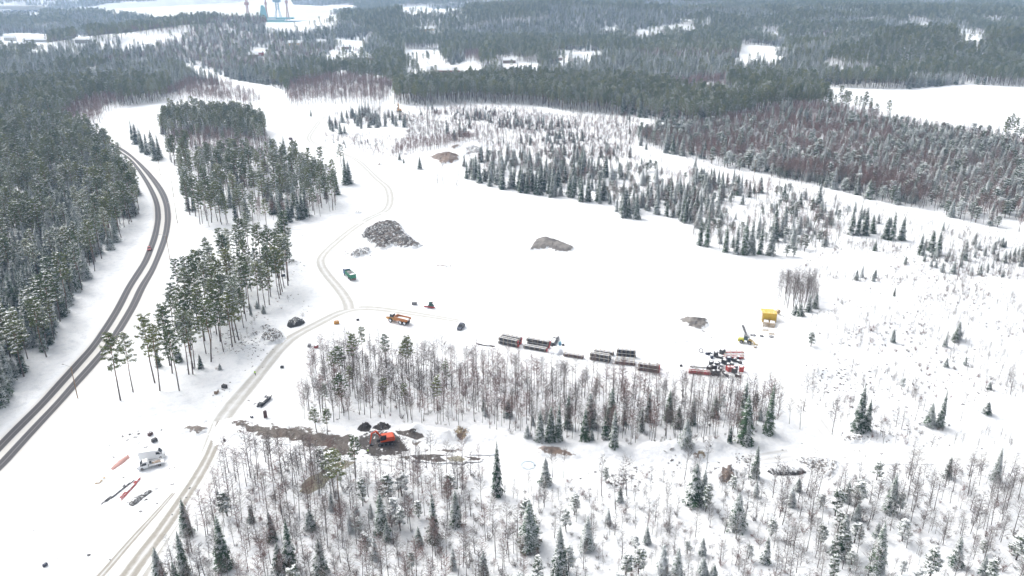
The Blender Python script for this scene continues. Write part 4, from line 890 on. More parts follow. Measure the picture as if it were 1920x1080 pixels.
def articulated():
    a, b = (765, 608.5), (731, 601.5); t_ = root('articulated_dumper', mid(a, b), heading(a, b), 'orange brown articulated dump truck with snow in its bed, above the thicket', 'dump truck')
    fr = MB().prism([(1.3, 1.0), (4.6, 1.0), (5.1, 1.3), (5.0, 1.95), (3.3, 2.15), (1.3, 2.05)], -.95, .95).obj('front_frame', ['paint_amber'], t_, .08)
    MB().prism([(3.2, 2.16), (4.8, 1.98), (4.85, 2.1), (3.2, 2.35)], -.9, .9).obj('bonnet_snow', 'snow_clump', fr)
    cb = MB().prism([(1.9, 2.05), (3.4, 2.1), (3.2, 3.25), (2.0, 3.3)], -.55, .95).obj('cab', 'glass', t_, .04)
    MB().box(2.6, .2, 3.3, 1.5, 1.7, .1).obj('cab_roof', 'snow_clump', cb)
    for x, y in ((1.95, -.58), (1.95, .97), (3.25, -.58), (3.25, .97)): MB().tube((x, y, 2.05), (x, y, 3.3), .06, n=5).obj('pillar', 'steel', cb)
    MB().tube((1.1, 0, 1.1), (-.2, 0, 1.2), .35, n=8).obj('hitch', 'paint_amber', t_)
    bd = MB(); 
    for y in (-1.35, 1.35): bd.prism([(-4.7, 1.9), (-3.9, 1.35), (.6, 1.35), (1.2, 2.75), (-4.7, 2.55)], y-.07, y+.07)
    bd.prism([(-4.7, 1.9), (-3.9, 1.3), (.6, 1.3), (.6, 1.42), (-3.9, 1.42), (-4.6, 2.0)], -1.35, 1.35); bd.prism([(.5, 1.35), (.66, 1.35), (1.3, 2.85), (1.1, 2.85)], -1.42, 1.42)
    for x in (-3.6, -2.3, -1.0): 
        for y in (-1.47, 1.47): bd.box(x, y, 1.4, .14, .1, 1.15)
    bo = bd.obj('dump_bed', 'paint_orange', t_, .03); MB().box(-1.7, 0, 1.44, 4.6, 2.55, .55, 1., 1.).obj('bed_snow', 'snow_clump', bo)
    MB().box(-1.8, 0, .9, 5.0, .8, .38).obj('rear_frame', 'steel_dark', t_)
    for x in (2.9, -1.5, -3.3):
        for y in (-1.15, 1.15): wheel(t_, x, y, .85, .6, 'snow_clump')
articulated()
def van(a, b, label):
    t_ = root('van', mid(a, b), heading(a, b), label, 'van')
    MB().loft([(-3.2, .98, .86, .35, 2.55), (-3.1, 1.0, .88, .32, 2.62), (1.5, 1.0, .88, .32, 2.62), (1.75, 1.0, .86, .32, 2.5), (2.45, .99, .80, .34, 1.62), (3.0, .95, .82, .36, 1.25), (3.2, .85, .78, .42, 1.0)]).obj('body', 'paint_white', t_, .06)
    MB().loft([(1.72, .87, .80, 2.05, 2.53), (1.80, .88, .80, 1.9, 2.5), (2.46, .86, .78, 1.3, 1.70), (2.50, .86, .78, 1.25, 1.62)]).obj('windscreen', 'glass', t_)
    for y in (-1, 1): MB().prism([(1.1, 1.45), (2.3, 1.45), (1.85, 2.1), (1.1, 2.15)], y*.99-.03, y*.99+.03).obj('side_window', 'glass', t_)
    for x in (-1.9, 2.1):
        for y in (-.9, .9): wheel(t_, x, y, .36, .24)
    for y in (-.7, .7): MB().box(3.12, y, .8, .12, .35, .22).obj('headlight', 'glass', t_); MB().box(1.9, y*1.62, 1.4, .12, .18, .3).obj('mirror', 'steel_dark', t_)
van((264, 861.5), (309, 855.5), 'white panel van facing right, parked behind the white flatbed pickup')
def flatbed():
    a, b = (307, 869), (258, 880.5); t_ = root('flatbed_pickup', mid(a, b), heading(a, b), 'white flatbed pickup with dropsides, parked in front of the white panel van', 'pickup truck')
    MB().box(-.6, 0, .5, 5.6, .8, .2).obj('chassis', 'steel_dark', t_)
    cb = MB().loft([(.55, .98, .84, .35, 2.2), (1.5, .99, .84, .33, 2.22), (1.75, .99, .80, .33, 2.12), (2.4, .98, .78, .34, 1.45), (3.0, .94, .82, .36, 1.15), (3.2, .85, .78, .42, .95)]).obj('cab', 'paint_white', t_, .05)
    MB().loft([(1.70, .85, .78, 1.7, 2.14), (1.78, .86, .78, 1.6, 2.12), (2.40, .86, .76, 1.15, 1.52), (2.44, .86, .76, 1.1, 1.46)]).obj('windscreen', 'glass', cb)
    for y in (-1, 1): MB().prism([(.9, 1.25), (2.25, 1.25), (1.8, 1.85), (.9, 1.9)], y*.97-.03, y*.97+.03).obj('side_window', 'glass', cb)
    bd = MB(); bd.box(-1.45, 0, .78, 3.7, 2.1, .1)
    for y in (-1.04, 1.04): bd.box(-1.45, y, .86, 3.7, .05, .38)
    bd.box(-3.28, 0, .86, .05, 2.1, .38); bd.box(.38, 0, .86, .06, 2.1, 1.15); bo = bd.obj('flatbed', 'paint_white', t_)
    MB().box(-1.5, .1, .89, 2.2, 1.1, .3, .8, .8, .2).obj('load', 'wood', bo); MB().tube((-.1, -.6, .95), (-.1, .6, 1.7), .3, n=8).obj('load_roll', 'steel_dark', bo)
    for x in (-2.1, 2.1):
        for y in (-.9, .9): wheel(t_, x, y, .36, .24)
    for y in (-.7, .7): MB().box(3.12, y, .72, .12, .35, .22).obj('headlight', 'glass', t_); MB().box(1.9, y*1.6, 1.25, .12, .18, .3).obj('mirror', 'steel_dark', t_)
flatbed()
def excavator(a, b, sc, mat, cabm, label, ang=(0, 0), boom=((.6, 1.6), (2.2, 3.6), (3.9, 3.3), (4.5, .9))):
    t_ = root('excavator', mid(a, b), heading(a, b), label, 'excavator'); t_.scale = (sc,)*3
    for y in (-1.05, 1.05):
        prof = [(-1.7, .1), (1.7, .1), (2.0, .45), (1.7, .82), (-1.7, .82), (-2.0, .45)]
        tr = MB().prism(prof, y-.28, y+.28).obj('track', 'rubber', t_, .05)
        for x in (-1.5, -.5, .5, 1.5): MB().tube((x, y-.3, .42), (x, y+.3, .42), .22, n=8).obj('roller', 'steel', tr)
    MB().box(0, 0, .45, 2.2, 1.6, .5).obj('undercarriage', 'steel_dark', t_)
    bd = MB().prism([(-2.2, 1.05), (1.2, 1.05), (1.2, 1.45), (.0, 1.75), (-.4, 2.2), (-2.0, 2.25), (-2.35, 1.8)], -1.2, 1.2).obj('body', mat, t_, .1)
    MB().box(-1.9, 0, 1.1, .6, 2.42, .9).obj('counterweight', mat, t_, .12)
    cb = MB().prism([(-.2, 1.5), (1.25, 1.5), (1.3, 1.9), (.95, 2.95), (-.2, 2.95)], .25, 1.18).obj('cab', cabm, t_, .05)
    MB().box(.35, .72, 2.95, 1.2, .95, .1).obj('cab_roof', mat, cb)
    P = [Vector((x, -.15, z)) for x, z in boom]
    bm_ = MB(); bm_.tube(P[0], P[1], .26, .24, 6); bm_.tube(P[1], P[2], .24, .17, 6); bm_.obj('boom', mat, t_)
    st = MB(); st.tube(P[2]+Vector((-.35, 0, .35)), P[3], .19, .13, 6); st.obj('stick', mat, t_)
    q = P[3]; MB().prism([(q.x-.05, q.z+.1), (q.x-.75, q.z-.25), (q.x-.8, q.z-.75), (q.x-.3, q.z-.85), (q.x+.15, q.z-.4)], -.6, .3).obj('bucket', 'steel_dark', t_)
    cy = MB(); cy.tube(P[0]+Vector((.4, .3, -.1)), (P[1]+P[2])*.5+Vector((-.5, .3, -.3)), .08, n=6); cy.tube(P[1]+Vector((0, 0, .45)), P[2]+Vector((-.3, 0, .4)), .08, n=6); cy.obj('hydraulic_cylinder', 'steel', t_)
excavator((733, 829), (712, 833), 1.12, 'paint_red_orange', 'glass', 'bright orange red excavator digging in the black mud', boom=((.6, 1.5), (2.0, 3.7), (3.4, 3.2), (3.7, .5)))
excavator((753, 213), (744, 207), 1.45, 'paint_amber', 'steel_dark', 'amber excavator with raised boom in front of the far pine ridge', boom=((.6, 1.6), (1.6, 4.6), (2.6, 5.6), (3.9, 4.2)))
def loader():
    a, b = (1388, 642), (1409, 645); t_ = root('wheel_loader', mid(a, b), heading(a, b), 'yellow and grey wheel loader beside the long snowy rack', 'wheel loader')
    MB().prism([(-2.7, .9), (-.6, .75), (-.5, 1.5), (-1.0, 1.75), (-2.6, 1.6), (-2.85, 1.3)], -.8, .8).obj('engine_body', 'paint_lime', t_, .08)
    MB().box(-2.4, 0, .7, .7, 1.9, .7).obj('counterweight', 'paint_lime', t_, .08)
    cb = MB().prism([(-.9, 1.3), (.45, 1.3), (.5, 1.9), (.25, 2.9), (-.8, 2.9)], -.65, .65).obj('cab', 'paint_teal', t_, .05); MB().box(-.25, 0, 2.9, 1.3, 1.4, .12).obj('cab_roof', 'steel', cb)
    for y in (-.67, .65): MB().prism([(-.7, 1.9), (.3, 1.9), (.15, 2.75), (-.65, 2.75)], y, y+.02).obj('cab_window', 'glass', cb)
    MB().box(1.1, 0, .6, 1.6, 1.0, .8).obj('front_frame', 'steel', t_)
    ar = MB(); 
    for y in (-.5, .5): ar.tube((.8, y, 1.65), (2.0, y, 1.3), .12, n=6); ar.tube((2.0, y, 1.3), (2.9, y, .45), .12, n=6)
    ar.obj('lift_arm', 'paint_yellow', t_); fk = MB(); fk.box(2.95, 0, .25, .12, 1.6, .9)
    for y in (-.5, .5): fk.box(3.5, y, .15, 1.1, .15, .08)
    fk.obj('fork', 'paint_yellow', t_)
    for x in (-1.5, 1.3):
        for y in (-.85, .85): wheel(t_, x, y, .65, .45)
loader()
def tractor():
    a, b = (799, 575.5), (816, 577.5); t_ = root('compact_tractor', mid(a, b), heading(a, b), 'small dark green machine with a long red blade on the open snow', 'snow machine')
    MB().prism([(-2.1, .35), (-2.4, .7), (-2.0, .9), (2.0, .9), (2.4, .7), (2.1, .35)], -1.3, -1.0).obj('blade', 'paint_red', t_, .03)
    MB().box(0, 0, .5, 1.6, 2.0, .7).obj('body', 'paint_teal', t_, .06); cb = MB().box(0, .2, 1.2, 1.2, 1.2, 1.3, .85, .85).obj('cab', 'paint_teal', t_, .05)
    MB().box(0, .2, 2.5, 1.1, 1.1, .1).obj('cab_roof', 'snow_clump', cb); MB().tube((.5, 0, 1.4), (1.5, 0, 3.1), .09, n=6).obj('arm', 'paint_red', t_)
    for x in (-.75, .75):
        for y in (-.6, .75): wheel(t_, x, y, .42, .3)
tractor()
# ------------------------------------------------------------------ pipe stacks
def tubes(mb, L, Wd, H_, r):
    nx = max(1, int(Wd/(2*r))); nz = max(1, int(H_/(2*r)))
    for j in range(nz):
        for i in range(nx): mb.tube((-L/2, -Wd/2+r+i*2*r, .12+r+j*2*r), (L/2, -Wd/2+r+i*2*r, .12+r+j*2*r), r*.97, n=7)
def bundle(loc, rz, L, Wd, H_, mat, label, group, r=.16, frames=5, frm='wood_pale', endm=None):
    t_ = root('pipe_bundle', loc, rz, label, 'pipe bundle', group); m_ = MB(); tubes(m_, L, Wd, H_, r); m_.obj('pipes', mat, t_)
    f = MB()
    for i in range(frames):
        x = -L/2*.88+i*L*.88/(frames-1)
        for y in (-Wd/2-.05, Wd/2+.05): f.box(x, y, 0, .16, .08, H_+.22)
        f.box(x, 0, 0, .10, Wd, .1); f.box(x, 0, H_+.14, .16, Wd, .08)
    f.obj('frame', frm, t_)
    s_ = MB(); n = 10
    s_.box(0, -Wd*.38, H_+.1, L*.97, Wd*.2, .08, .99, .7); s_.box(0, Wd*.4, H_+.1, L*.97, Wd*.22, .08, .99, .7); s_.obj('snow_cover', 'snow_clump', t_)
    if endm:
        e = MB(); e.box(L/2+.06, 0, .1, .1, Wd*.9, H_*.9); e.obj('end_caps', endm, t_)
GP = 'bundles of pipe stacked along the edge of the thicket'
def stack(a, b, layout, mat, which, endm=None, r=.16):
    """a,b: pixels of the front bottom edge; layout: rows front to back, each (levels, gap in front)"""
    A = at3(*a); B = at3(*b); d = (B-A); L = math.hypot(d.x, d.y); rz = math.atan2(d.y, d.x); o = Vector((-math.sin(rz), math.cos(rz), 0)); y = 0
    for ri, (lv, gap) in enumerate(layout):
        y += gap
        for k in range(lv):
            p = (A+B)/2 + o*(y+.75); p.z = tz(p.x, p.y) + k*1.4
            rw = 'front' if ri == 0 else ('rear' if ri == len(layout)-1 else 'middle'); lw = ['ground', 'second', 'third'][k] if lv > 1 else 'only'
            bundle(p, rz + .01*((ri+k) % 3-1), L*(1-.03*((ri*2+k) % 3)), 1.5, 1.15, mat if isinstance(mat, str) else mat[ri], '%s level pipe bundle, %s row of %s' % (lw, rw, which), GP, r, endm=endm)
        y += 1.72
stack((934, 645), (970, 652.5), [(2, 0), (2, .8)], 'pipe_black', 'the leftmost dark stack', 'pipe_red')
stack((981, 653.5), (1024, 661), [(1, 0), (2, 1.3)], 'pipe_grey', 'the stack second from left', 'pipe_red')
stack((1056, 668.5), (1093, 674), [(1, 0)], 'pipe_brown', 'the low single stack right of the white tarpaulin')
stack((1105, 675), (1143, 681), [(2, 0), (1, .3), (1, 1.8)], 'pipe_grey', 'the stack third from right')
stack((1152, 683), (1190, 686.5), [(1, 0), (1, .3), (2, 2.2)], ['pipe_brown', 'pipe_grey', 'pipe_black'], 'the stack second from right')
stack((1195, 695), (1235, 700.5), [(2, 0), (1, 1.0)], 'pipe_brown', 'the rightmost brown stack', 'pipe_red')
GR = 'red pipes laid out in the storage area'
def lone_bundle(a, b, Wd, H_, mat, label, group, r=.16, off=0, frames=4, frm='wood_pale'):
    A = at3(*a); B = at3(*b); d = B-A; L = math.hypot(d.x, d.y); rz = math.atan2(d.y, d.x); p = (A+B)/2; p += Vector((-math.sin(rz), math.cos(rz), 0))*off; p.z = tz(p.x, p.y)
    bundle(p, rz, L, Wd, H_, mat, label, group, r, frames, frm)
lone_bundle((1291, 699), (1333, 703), 1.3, 1.2, 'pipe_red', 'long low red pipe bundle at the left end of the storage area', GR)
lone_bundle((1291, 694), (1330, 697.5), 1.0, .3, 'pipe_red', 'single thin layer of red pipes behind the long low red bundle', GR)
lone_bundle((1357, 672.5), (1394, 672.5), 1.2, .9, 'pipe_red', 'front red pipe bundle of the three rows beside the wheel loader', GR)
lone_bundle((1357, 667), (1394, 667), 1.2, .6, 'pipe_red', 'middle red pipe bundle of the three rows beside the wheel loader', GR)
lone_bundle((1357, 661.5), (1394, 661), 1.2, .6, 'pipe_red', 'rear red pipe bundle of the three rows beside the wheel loader', GR)
lone_bundle((1400, 634), (1392, 612), 1.5, .6, 'pipe_black', 'long snowy pipe rack pointing away behind the wheel loader', GP, .2, 0, 7, 'galvanised')
lone_bundle((1293, 688), (1330, 691), .5, .25, 'pipe_black', 'thin dark pipes behind the red bundles at the left of the storage area', GP)
GF = 'dark pipe fittings and red parts strewn in the storage area'
r_ = random.Random(3); FIT = [(1337,702,'black'),(1346,703,'black'),(1352,694,'black'),(1360,704,'black'),(1338,692,'black'),(1333,686,'black'),(1345,684,'black'),(1350,672,'black'),(1354,663,'black'),(1342,668,'black'),(1328,664,'navy'),(1334,670,'navy'),(1358,682,'black'),(1365,690,'black'),(1372,684,'black'),(1378,676,'black'),(1366,695,'red'),(1372,696,'red'),(1385,672,'red'),(1384,680,'black'),(1376,698,'black'),(1390,696,'red'),(1384,706,'black'),(1358,676,'black'),(1330,694,'black'),(1366,678,'navy'),(1378,690,'navy'),(1352,688,'navy')]
for i, (x, y, c) in enumerate(FIT):
    near = min([('the long low red bundle', 1312, 695), ('the three red rows', 1375, 660), ('the wheel loader', 1400, 640), ("the yard's right end", 1395, 700), ("the yard's middle", 1355, 690)], key=lambda q: math.hypot(q[1]-x, q[2]-y))
    side = ('right' if x > near[1] else 'left'); sh = ['square crate', 'upright manhole ring', 'elbow joint', 'short pipe'][i % 4]
    t_ = root('pipe_fitting', at3(x, y), r_.uniform(0, 3), '%s %s %s of %s, %s row' % (c, sh, side, near[0], ['back', 'middle', 'front'][0 if y < 675 else (1 if y < 692 else 2)]), 'pipe fitting', GF)
    t_.scale = (1.3, 1.3, 1.2)
    mt = {'black': 'steel_dark', 'navy': 'paint_navy', 'red': 'pipe_red'}[c]
    b_ = MB()
    if i % 4 == 0:
        for k in range(3): b_.box(0, 0, .02+k*.42, 1.3, 1.1, .36)
        for k in range(2): b_.box(-.5+k, 0, .35, .12, 1.15, .5)
    elif i % 4 == 1: b_.tube((0, 0, 0), (0, 0, 1.3), .6, n=12); b_.tube((0, 0, 1.25), (0, 0, 1.4), .68, n=12)
    elif i % 4 == 2: b_.tube((-.7, 0, .35), (0, 0, .35), .33, n=9); b_.tube((0, 0, .35), (.45, .55, .35), .33, n=9); b_.tube((.42, .5, .35), (.5, .6, .35), .42, n=9)
    else: b_.tube((-1.0, 0, .4), (1.0, 0, .4), .38, n=10); b_.tube((.85, 0, .4), (1.05, 0, .4), .46, n=10)
    b_.obj('fitting_body', mt, t_); s_ = MB(); s_.box(0, 0, [1.26, 1.4, .68, .74][i % 4], .8, .6, .1, .7, .7); s_.obj('snow_cap', 'snow_clump', t_)
# coil beside the fittings
def coil(px, py, R_, n, rad, mat, label, tilt=.0):
    t_ = root('hose_coil', at3(px, py), 0, label, 'hose coil'); b_ = MB()
    for k in range(n):
        q = R_*(1-.12*k); N = 20
        for i in range(N): a0, a1 = 6.283*i/N, 6.283*(i+1)/N; b_.tube((q*math.cos(a0), q*math.sin(a0)*math.cos(tilt), .1+rad+q*(1+math.sin(a0))*math.sin(tilt)+.05*k), (q*math.cos(a1), q*math.sin(a1)*math.cos(tilt), .1+rad+q*(1+math.sin(a1))*math.sin(tilt)+.05*k), rad, n=5, cap=False)
    b_.obj('hose', mat, t_); MB().box(R_*.9, 0, 0, .25, .5, .14).obj('strap', 'steel_dark', t_)
coil(1314, 661, .75, 3, .06, 'steel', 'grey coil of pipe leaning left of the dark fittings', .9)
coil(990, 873, 2.0, 3, .03, 'paint_steelblue', 'loose blue hose coil lying on the snow near the rust brown bank')
coil(1412, 629, .9, 3, .08, 'steel', 'small grey coil lying right of the snowy rack')
# yellow container and racks
def yellow():
    a, b = (1430, 603), (1452, 602.5); t_ = root('yellow_container', mid(a, b), heading(a, b), 'yellow steel container with ribbed walls and snow-free roof', 'container')
    b_ = MB(); b_.box(0, 0, .1, 4.9, 2.4, 3.5)
    for i in range(11): b_.box(-2.3+i*.46, -1.22, .2, .18, .06, 3.3); b_.box(-2.3+i*.46, 1.22, .2, .18, .06, 3.3)
    b_.obj('body', 'paint_yellow', t_, .03)
    r2 = MB(); r2.box(0, .3, 3.62, 5.0, 3.2, .12); r2.box(0, 2.4, 3.1, 5.0, 1.3, .3); r2.box(0, 4.1, 2.7, 4.8, 1.3, .3); r2.box(0, 5.8, 2.2, 4.6, 1.0, .3); r2.obj('roof', 'paint_yellow', t_)
    for y in (2.4, 5.8):
        for x in (-2.2, 2.2): MB().tube((x, y, 0), (x, y, 2.4), .08, n=5).obj('post', 'timber_tan', t_)
    f = MB(); f.box(-2.47, 0, .1, .1, 2.5, 3.5); f.box(2.47, 0, .1, .1, 2.5, 3.5); f.obj('end_frame', 'timber_tan', t_)
    h = root('hopper', at3(1458, 590), .2, 'small yellow brown hopper standing right of the yellow container', 'hopper')
    MB().prism([(-.7, 1.6), (.7, 1.6), (.2, .5), (-.2, .5)], -.7, .7).obj('funnel', 'timber_tan', h); l_ = MB()
    for x, y in ((-.6, -.6), (.6, -.6), (.6, .6), (-.6, .6)): l_.tube((x, y, 0), (x, y, 1.8), .07, n=5)
    l_.obj('legs', 'timber_tan', h); MB().prism([(-.75, 1.65), (.75, 1.65), (0, 2.5)], -.72, .72).obj('lid', 'timber_tan', h)
    for k, (x0, x1, y, lv) in enumerate(((1431, 1441, 609, 3), (1443, 1452, 611, 3), (1441, 1452, 624, 1), (1430, 1440, 617, 1))):
        a, b = (x0, y), (x1, y+.4); q = root('timber_rack', mid(a, b), heading(a, b), ['left rack of stacked planks close in front of the yellow container', 'right rack of stacked planks close in front of the yellow container', 'long ladder-like timber frame lying farthest in front of the yellow container', 'low timber pallet lying left in front of the yellow container'][k], 'timber rack', 'timber racks in front of the yellow container')
        f = MB()
        for j in range(lv):
            for i in range(5): f.box(0, -1.6+i*.8, .1+j*.6, 1.9, .2, .12)
            f.box(-.9, 0, j*.6, .1, 3.8, .1); f.box(.9, 0, j*.6, .1, 3.8, .1)
        for i in (-1, 1):
            for jj in (-1, 1): f.box(i*.95, jj*1.8, 0, .1, .1, lv*.6)
        f.obj('frame', 'timber_tan', q); MB().box(0, .3, lv*.6-.36, 1.6, 2.0, .12, .8, .8).obj('snow_cap', 'snow_clump', q)
    coil(1446, 632, .8, 3, .09, 'steel', 'round grey coil at the foot of the timber frames'); coil(1428, 631, .6, 2, .12, 'steel_dark', 'small dark coil left of the timber frames')
yellow()
# tarpaulins, heaps, logs
def crumple(name, px, h, mat, label, cat, sc=1.3, s=.35):
    poly = wpoly(px); P = np.array(poly); x0, y0 = P.min(0); x1, y1 = P.max(0); cx, cy = P.mean(0); xs = np.arange(x0-s, x1+s, s); ys = np.arange(y0-s, y1+s, s); X, Y = np.meshgrid(xs, ys)
    D = poly_dist(X, Y, poly)*np.where(in_poly(X, Y, poly), 1, -1)
    fold = np.abs(np.sin((X*.8+Y*.35)*sc+3*fbm(X, Y, 3, 4)))
    Z = terrain(X, Y) + np.where(D > 0, h*(1-np.exp(-D*1.8))*(.55+.35*fold+.5*(fbm(X, Y, 3, 9)-.3)), -.15)
    b_ = MB(); K = D > -s*1.1; id_ = {}
    V_ = []; F_ = []
    def vi(i, j):
        if (i, j) not in id_: id_[(i, j)] = len(V_); V_.append((X[i, j]-cx, Y[i, j]-cy, Z[i, j]))
        return id_[(i, j)]
    for i in range(X.shape[0]-1):
        for j in range(X.shape[1]-1):
            if K[i, j] and K[i+1, j] and K[i, j+1] and K[i+1, j+1]: F_.append((vi(i, j), vi(i, j+1), vi(i+1, j+1), vi(i+1, j)))
    b_.add(V_, F_); o = b_.obj(name, mat); o.location = (cx, cy, 0); return tag(o, label, cat)
crumple('tarpaulin_heap', [(538,612),(540,605),(555,600),(570,602),(572,606),(560,612),(545,615)], 2.2, 'tarp_black', 'heap of folded black tarpaulin or geotextile beside the track', 'tarpaulin heap')
crumple('hose_heap', [(1438,884),(1450,874),(1480,874),(1500,878),(1512,886),(1500,891),(1470,892),(1450,891)], 1.6, 'hose_snowy', 'tangled heap of black snow-streaked hoses below the stony bank', 'hose heap', 3.2, .25)
crumple('white_tarpaulin', [(1030,662),(1034,654),(1044,652),(1054,656),(1058,664),(1044,667)], 1.6, 'tarp_white', 'white plastic sheeting over goods between the pipe stacks', 'tarpaulin')
def bundle_of(name, a, b, n, r, L, mat, label, cat, jitter=.3, part='logs'):
    t_ = root(name, mid(a, b), heading(a, b), label, cat); b_ = MB(); q = random.Random(len(label))
    for i in range(n):
        y = (i % 6)*r*2.1-r*6; z = r + (i//6)*r*1.8; d = q.uniform(-jitter, jitter); b_.tube((-L/2+d, y, z), (L/2+d, y+q.uniform(-.2, .2), z+q.uniform(0, .05)), r, n=6)
    b_.obj(part, mat, t_); s_ = MB().box(0, 0, r*2+(n//6)*r*1.6, L*.5, r*6, .05, .9, .7); s_.obj('snow_cap', 'snow_clump', t_)
bundle_of('log_bundle', (484, 764), (504, 745), 14, .16, 5.5, 'pipe_black', 'bundle of dark snow-streaked logs left of the thicket corner', 'log bundle', .8)
bundle_of('pipe_rods', (203, 936), (236, 910), 5, .1, 8, 'pipe_black', 'thin dark pipes lying on the snow below the white pickup', 'pipes', 1.5, 'pipes')
bundle_of('pipe_rods', (231, 930), (256, 904), 6, .1, 7, 'pipe_red', 'thin red pipes lying on the snow below the white pickup', 'pipes', 1.5, 'pipes')
bundle_of('pipe_rods', (897, 645), (926, 649), 4, .12, 6, 'pipe_grey', 'thin grey pipes lying left of the leftmost pipe stack', 'pipes', .8, 'pipes')
bundle_of('pipe_rack', (1033, 651), (1043, 632), 8, .18, 7, 'pipe_black', 'dark slanting rack of pipes behind the white plastic sheeting', 'pipe rack', .5, 'pipes')
t_ = root('blue_barrel', at3(1050, 653), 0, 'bright blue drum standing on the white plastic sheeting', 'drum'); b_ = MB().tube((0, 0, 1.2), (0, 0, 2.2), .55, .5, 12); b_.obj('drum_body', 'paint_steelblue', t_)
b_ = MB().tube((-.6, .1, 1.9), (.3, .1, 2.7), .25, .1, 8); b_.obj('cover', 'paint_cyan', t_)
crumple('brush_pile', [(240,946),(250,934),(270,925),(283,917),(286,922),(272,932),(258,944),(248,950)], .9, 'rock', 'strip of dark snowy debris between the red pipes and the track', 'debris')
crumple('debris_heap', [(206,879),(222,864),(240,852),(244,858),(230,870),(212,882)], .5, 'paint_pink', 'reddish line of wood debris on the snow above the white van', 'debris')
crumple('debris_heap', [(174,909),(190,897),(198,890),(200,897),(188,907)], .5, 'timber_tan', 'tan wedge of debris on the snow left of the white pickup', 'debris')
for i, (x, y, w_, c, lb) in enumerate(((777,571,1.6,'steel','small grey equipment box beside the red bladed machine'), (631,607,1.5,'paint_amber','small yellow machine box among the treetops at the track junction'), (671,601,.8,'steel_dark','small black box on the snow right of the track junction'),
        (593,652,1.2,'paint_red','small orange red box at the thicket edge'), (580,650,1.2,'steel','grey box at the thicket edge left of the orange red one'), (498,783,1.3,'pipe_brown','upright purple brown board standing on the snow'), (472,783,.8,'paint_navy','small navy box left of the purple brown board'),
        (421,727,1.3,'steel_dark','dark square box on the snow left of the person on the track'), (529,690,.9,'steel_dark','small dark box on the snow right of the track'), (531,518,1.4,'paint_navy','dark box standing under the tall pines by the site'), (290,828,1.2,'steel_dark','dark box on the snow behind the white van'),
        (282,816,1.1,'pipe_brown','brown box on the snow farther behind the white van'), (406,737,1.3,'wood','snow-topped timber pallet left of the dark square box'), (421,827,.7,'steel_dark','small dark box beside the track below the tan gravel mound'), (545,262,2.2,'pipe_brown','small brown shed-like box on the far snowfield'), (577,280,1.8,'steel_dark','dark low box on the snow near the far grove'),
        (1056,648,.7,'steel_dark','small black box above the white plastic sheeting'), (1277,687,.7,'steel_dark','tiny black box left of the red bundles'), (1416,652,.8,'wood','tiny wooden box right of the wheel loader'), (85,1061,.8,'paint_navy','dark low crate near the bottom left of the photo'))):
    t_ = root('equipment_box', at3(x, y), .4*i, lb, 'box'); hh = w_*(1.7 if i == 5 else .75)
    MB().box(0, 0, .05, w_*(.5 if i == 5 else 1.25), w_*.8, hh, .94, .94).obj('box_body', c, t_, .05); MB().box(0, 0, hh+.05, w_*(.4 if i == 5 else 1.1), w_*.7, .08, .85, .85).obj('lid', 'snow_clump' if i % 3 == 0 else c, t_); f = MB()
    for k in (-1, 1): f.box(0, k*w_*.3, 0, w_*(.5 if i == 5 else 1.25), .1, .06)
    f.obj('skids', 'wood', t_)
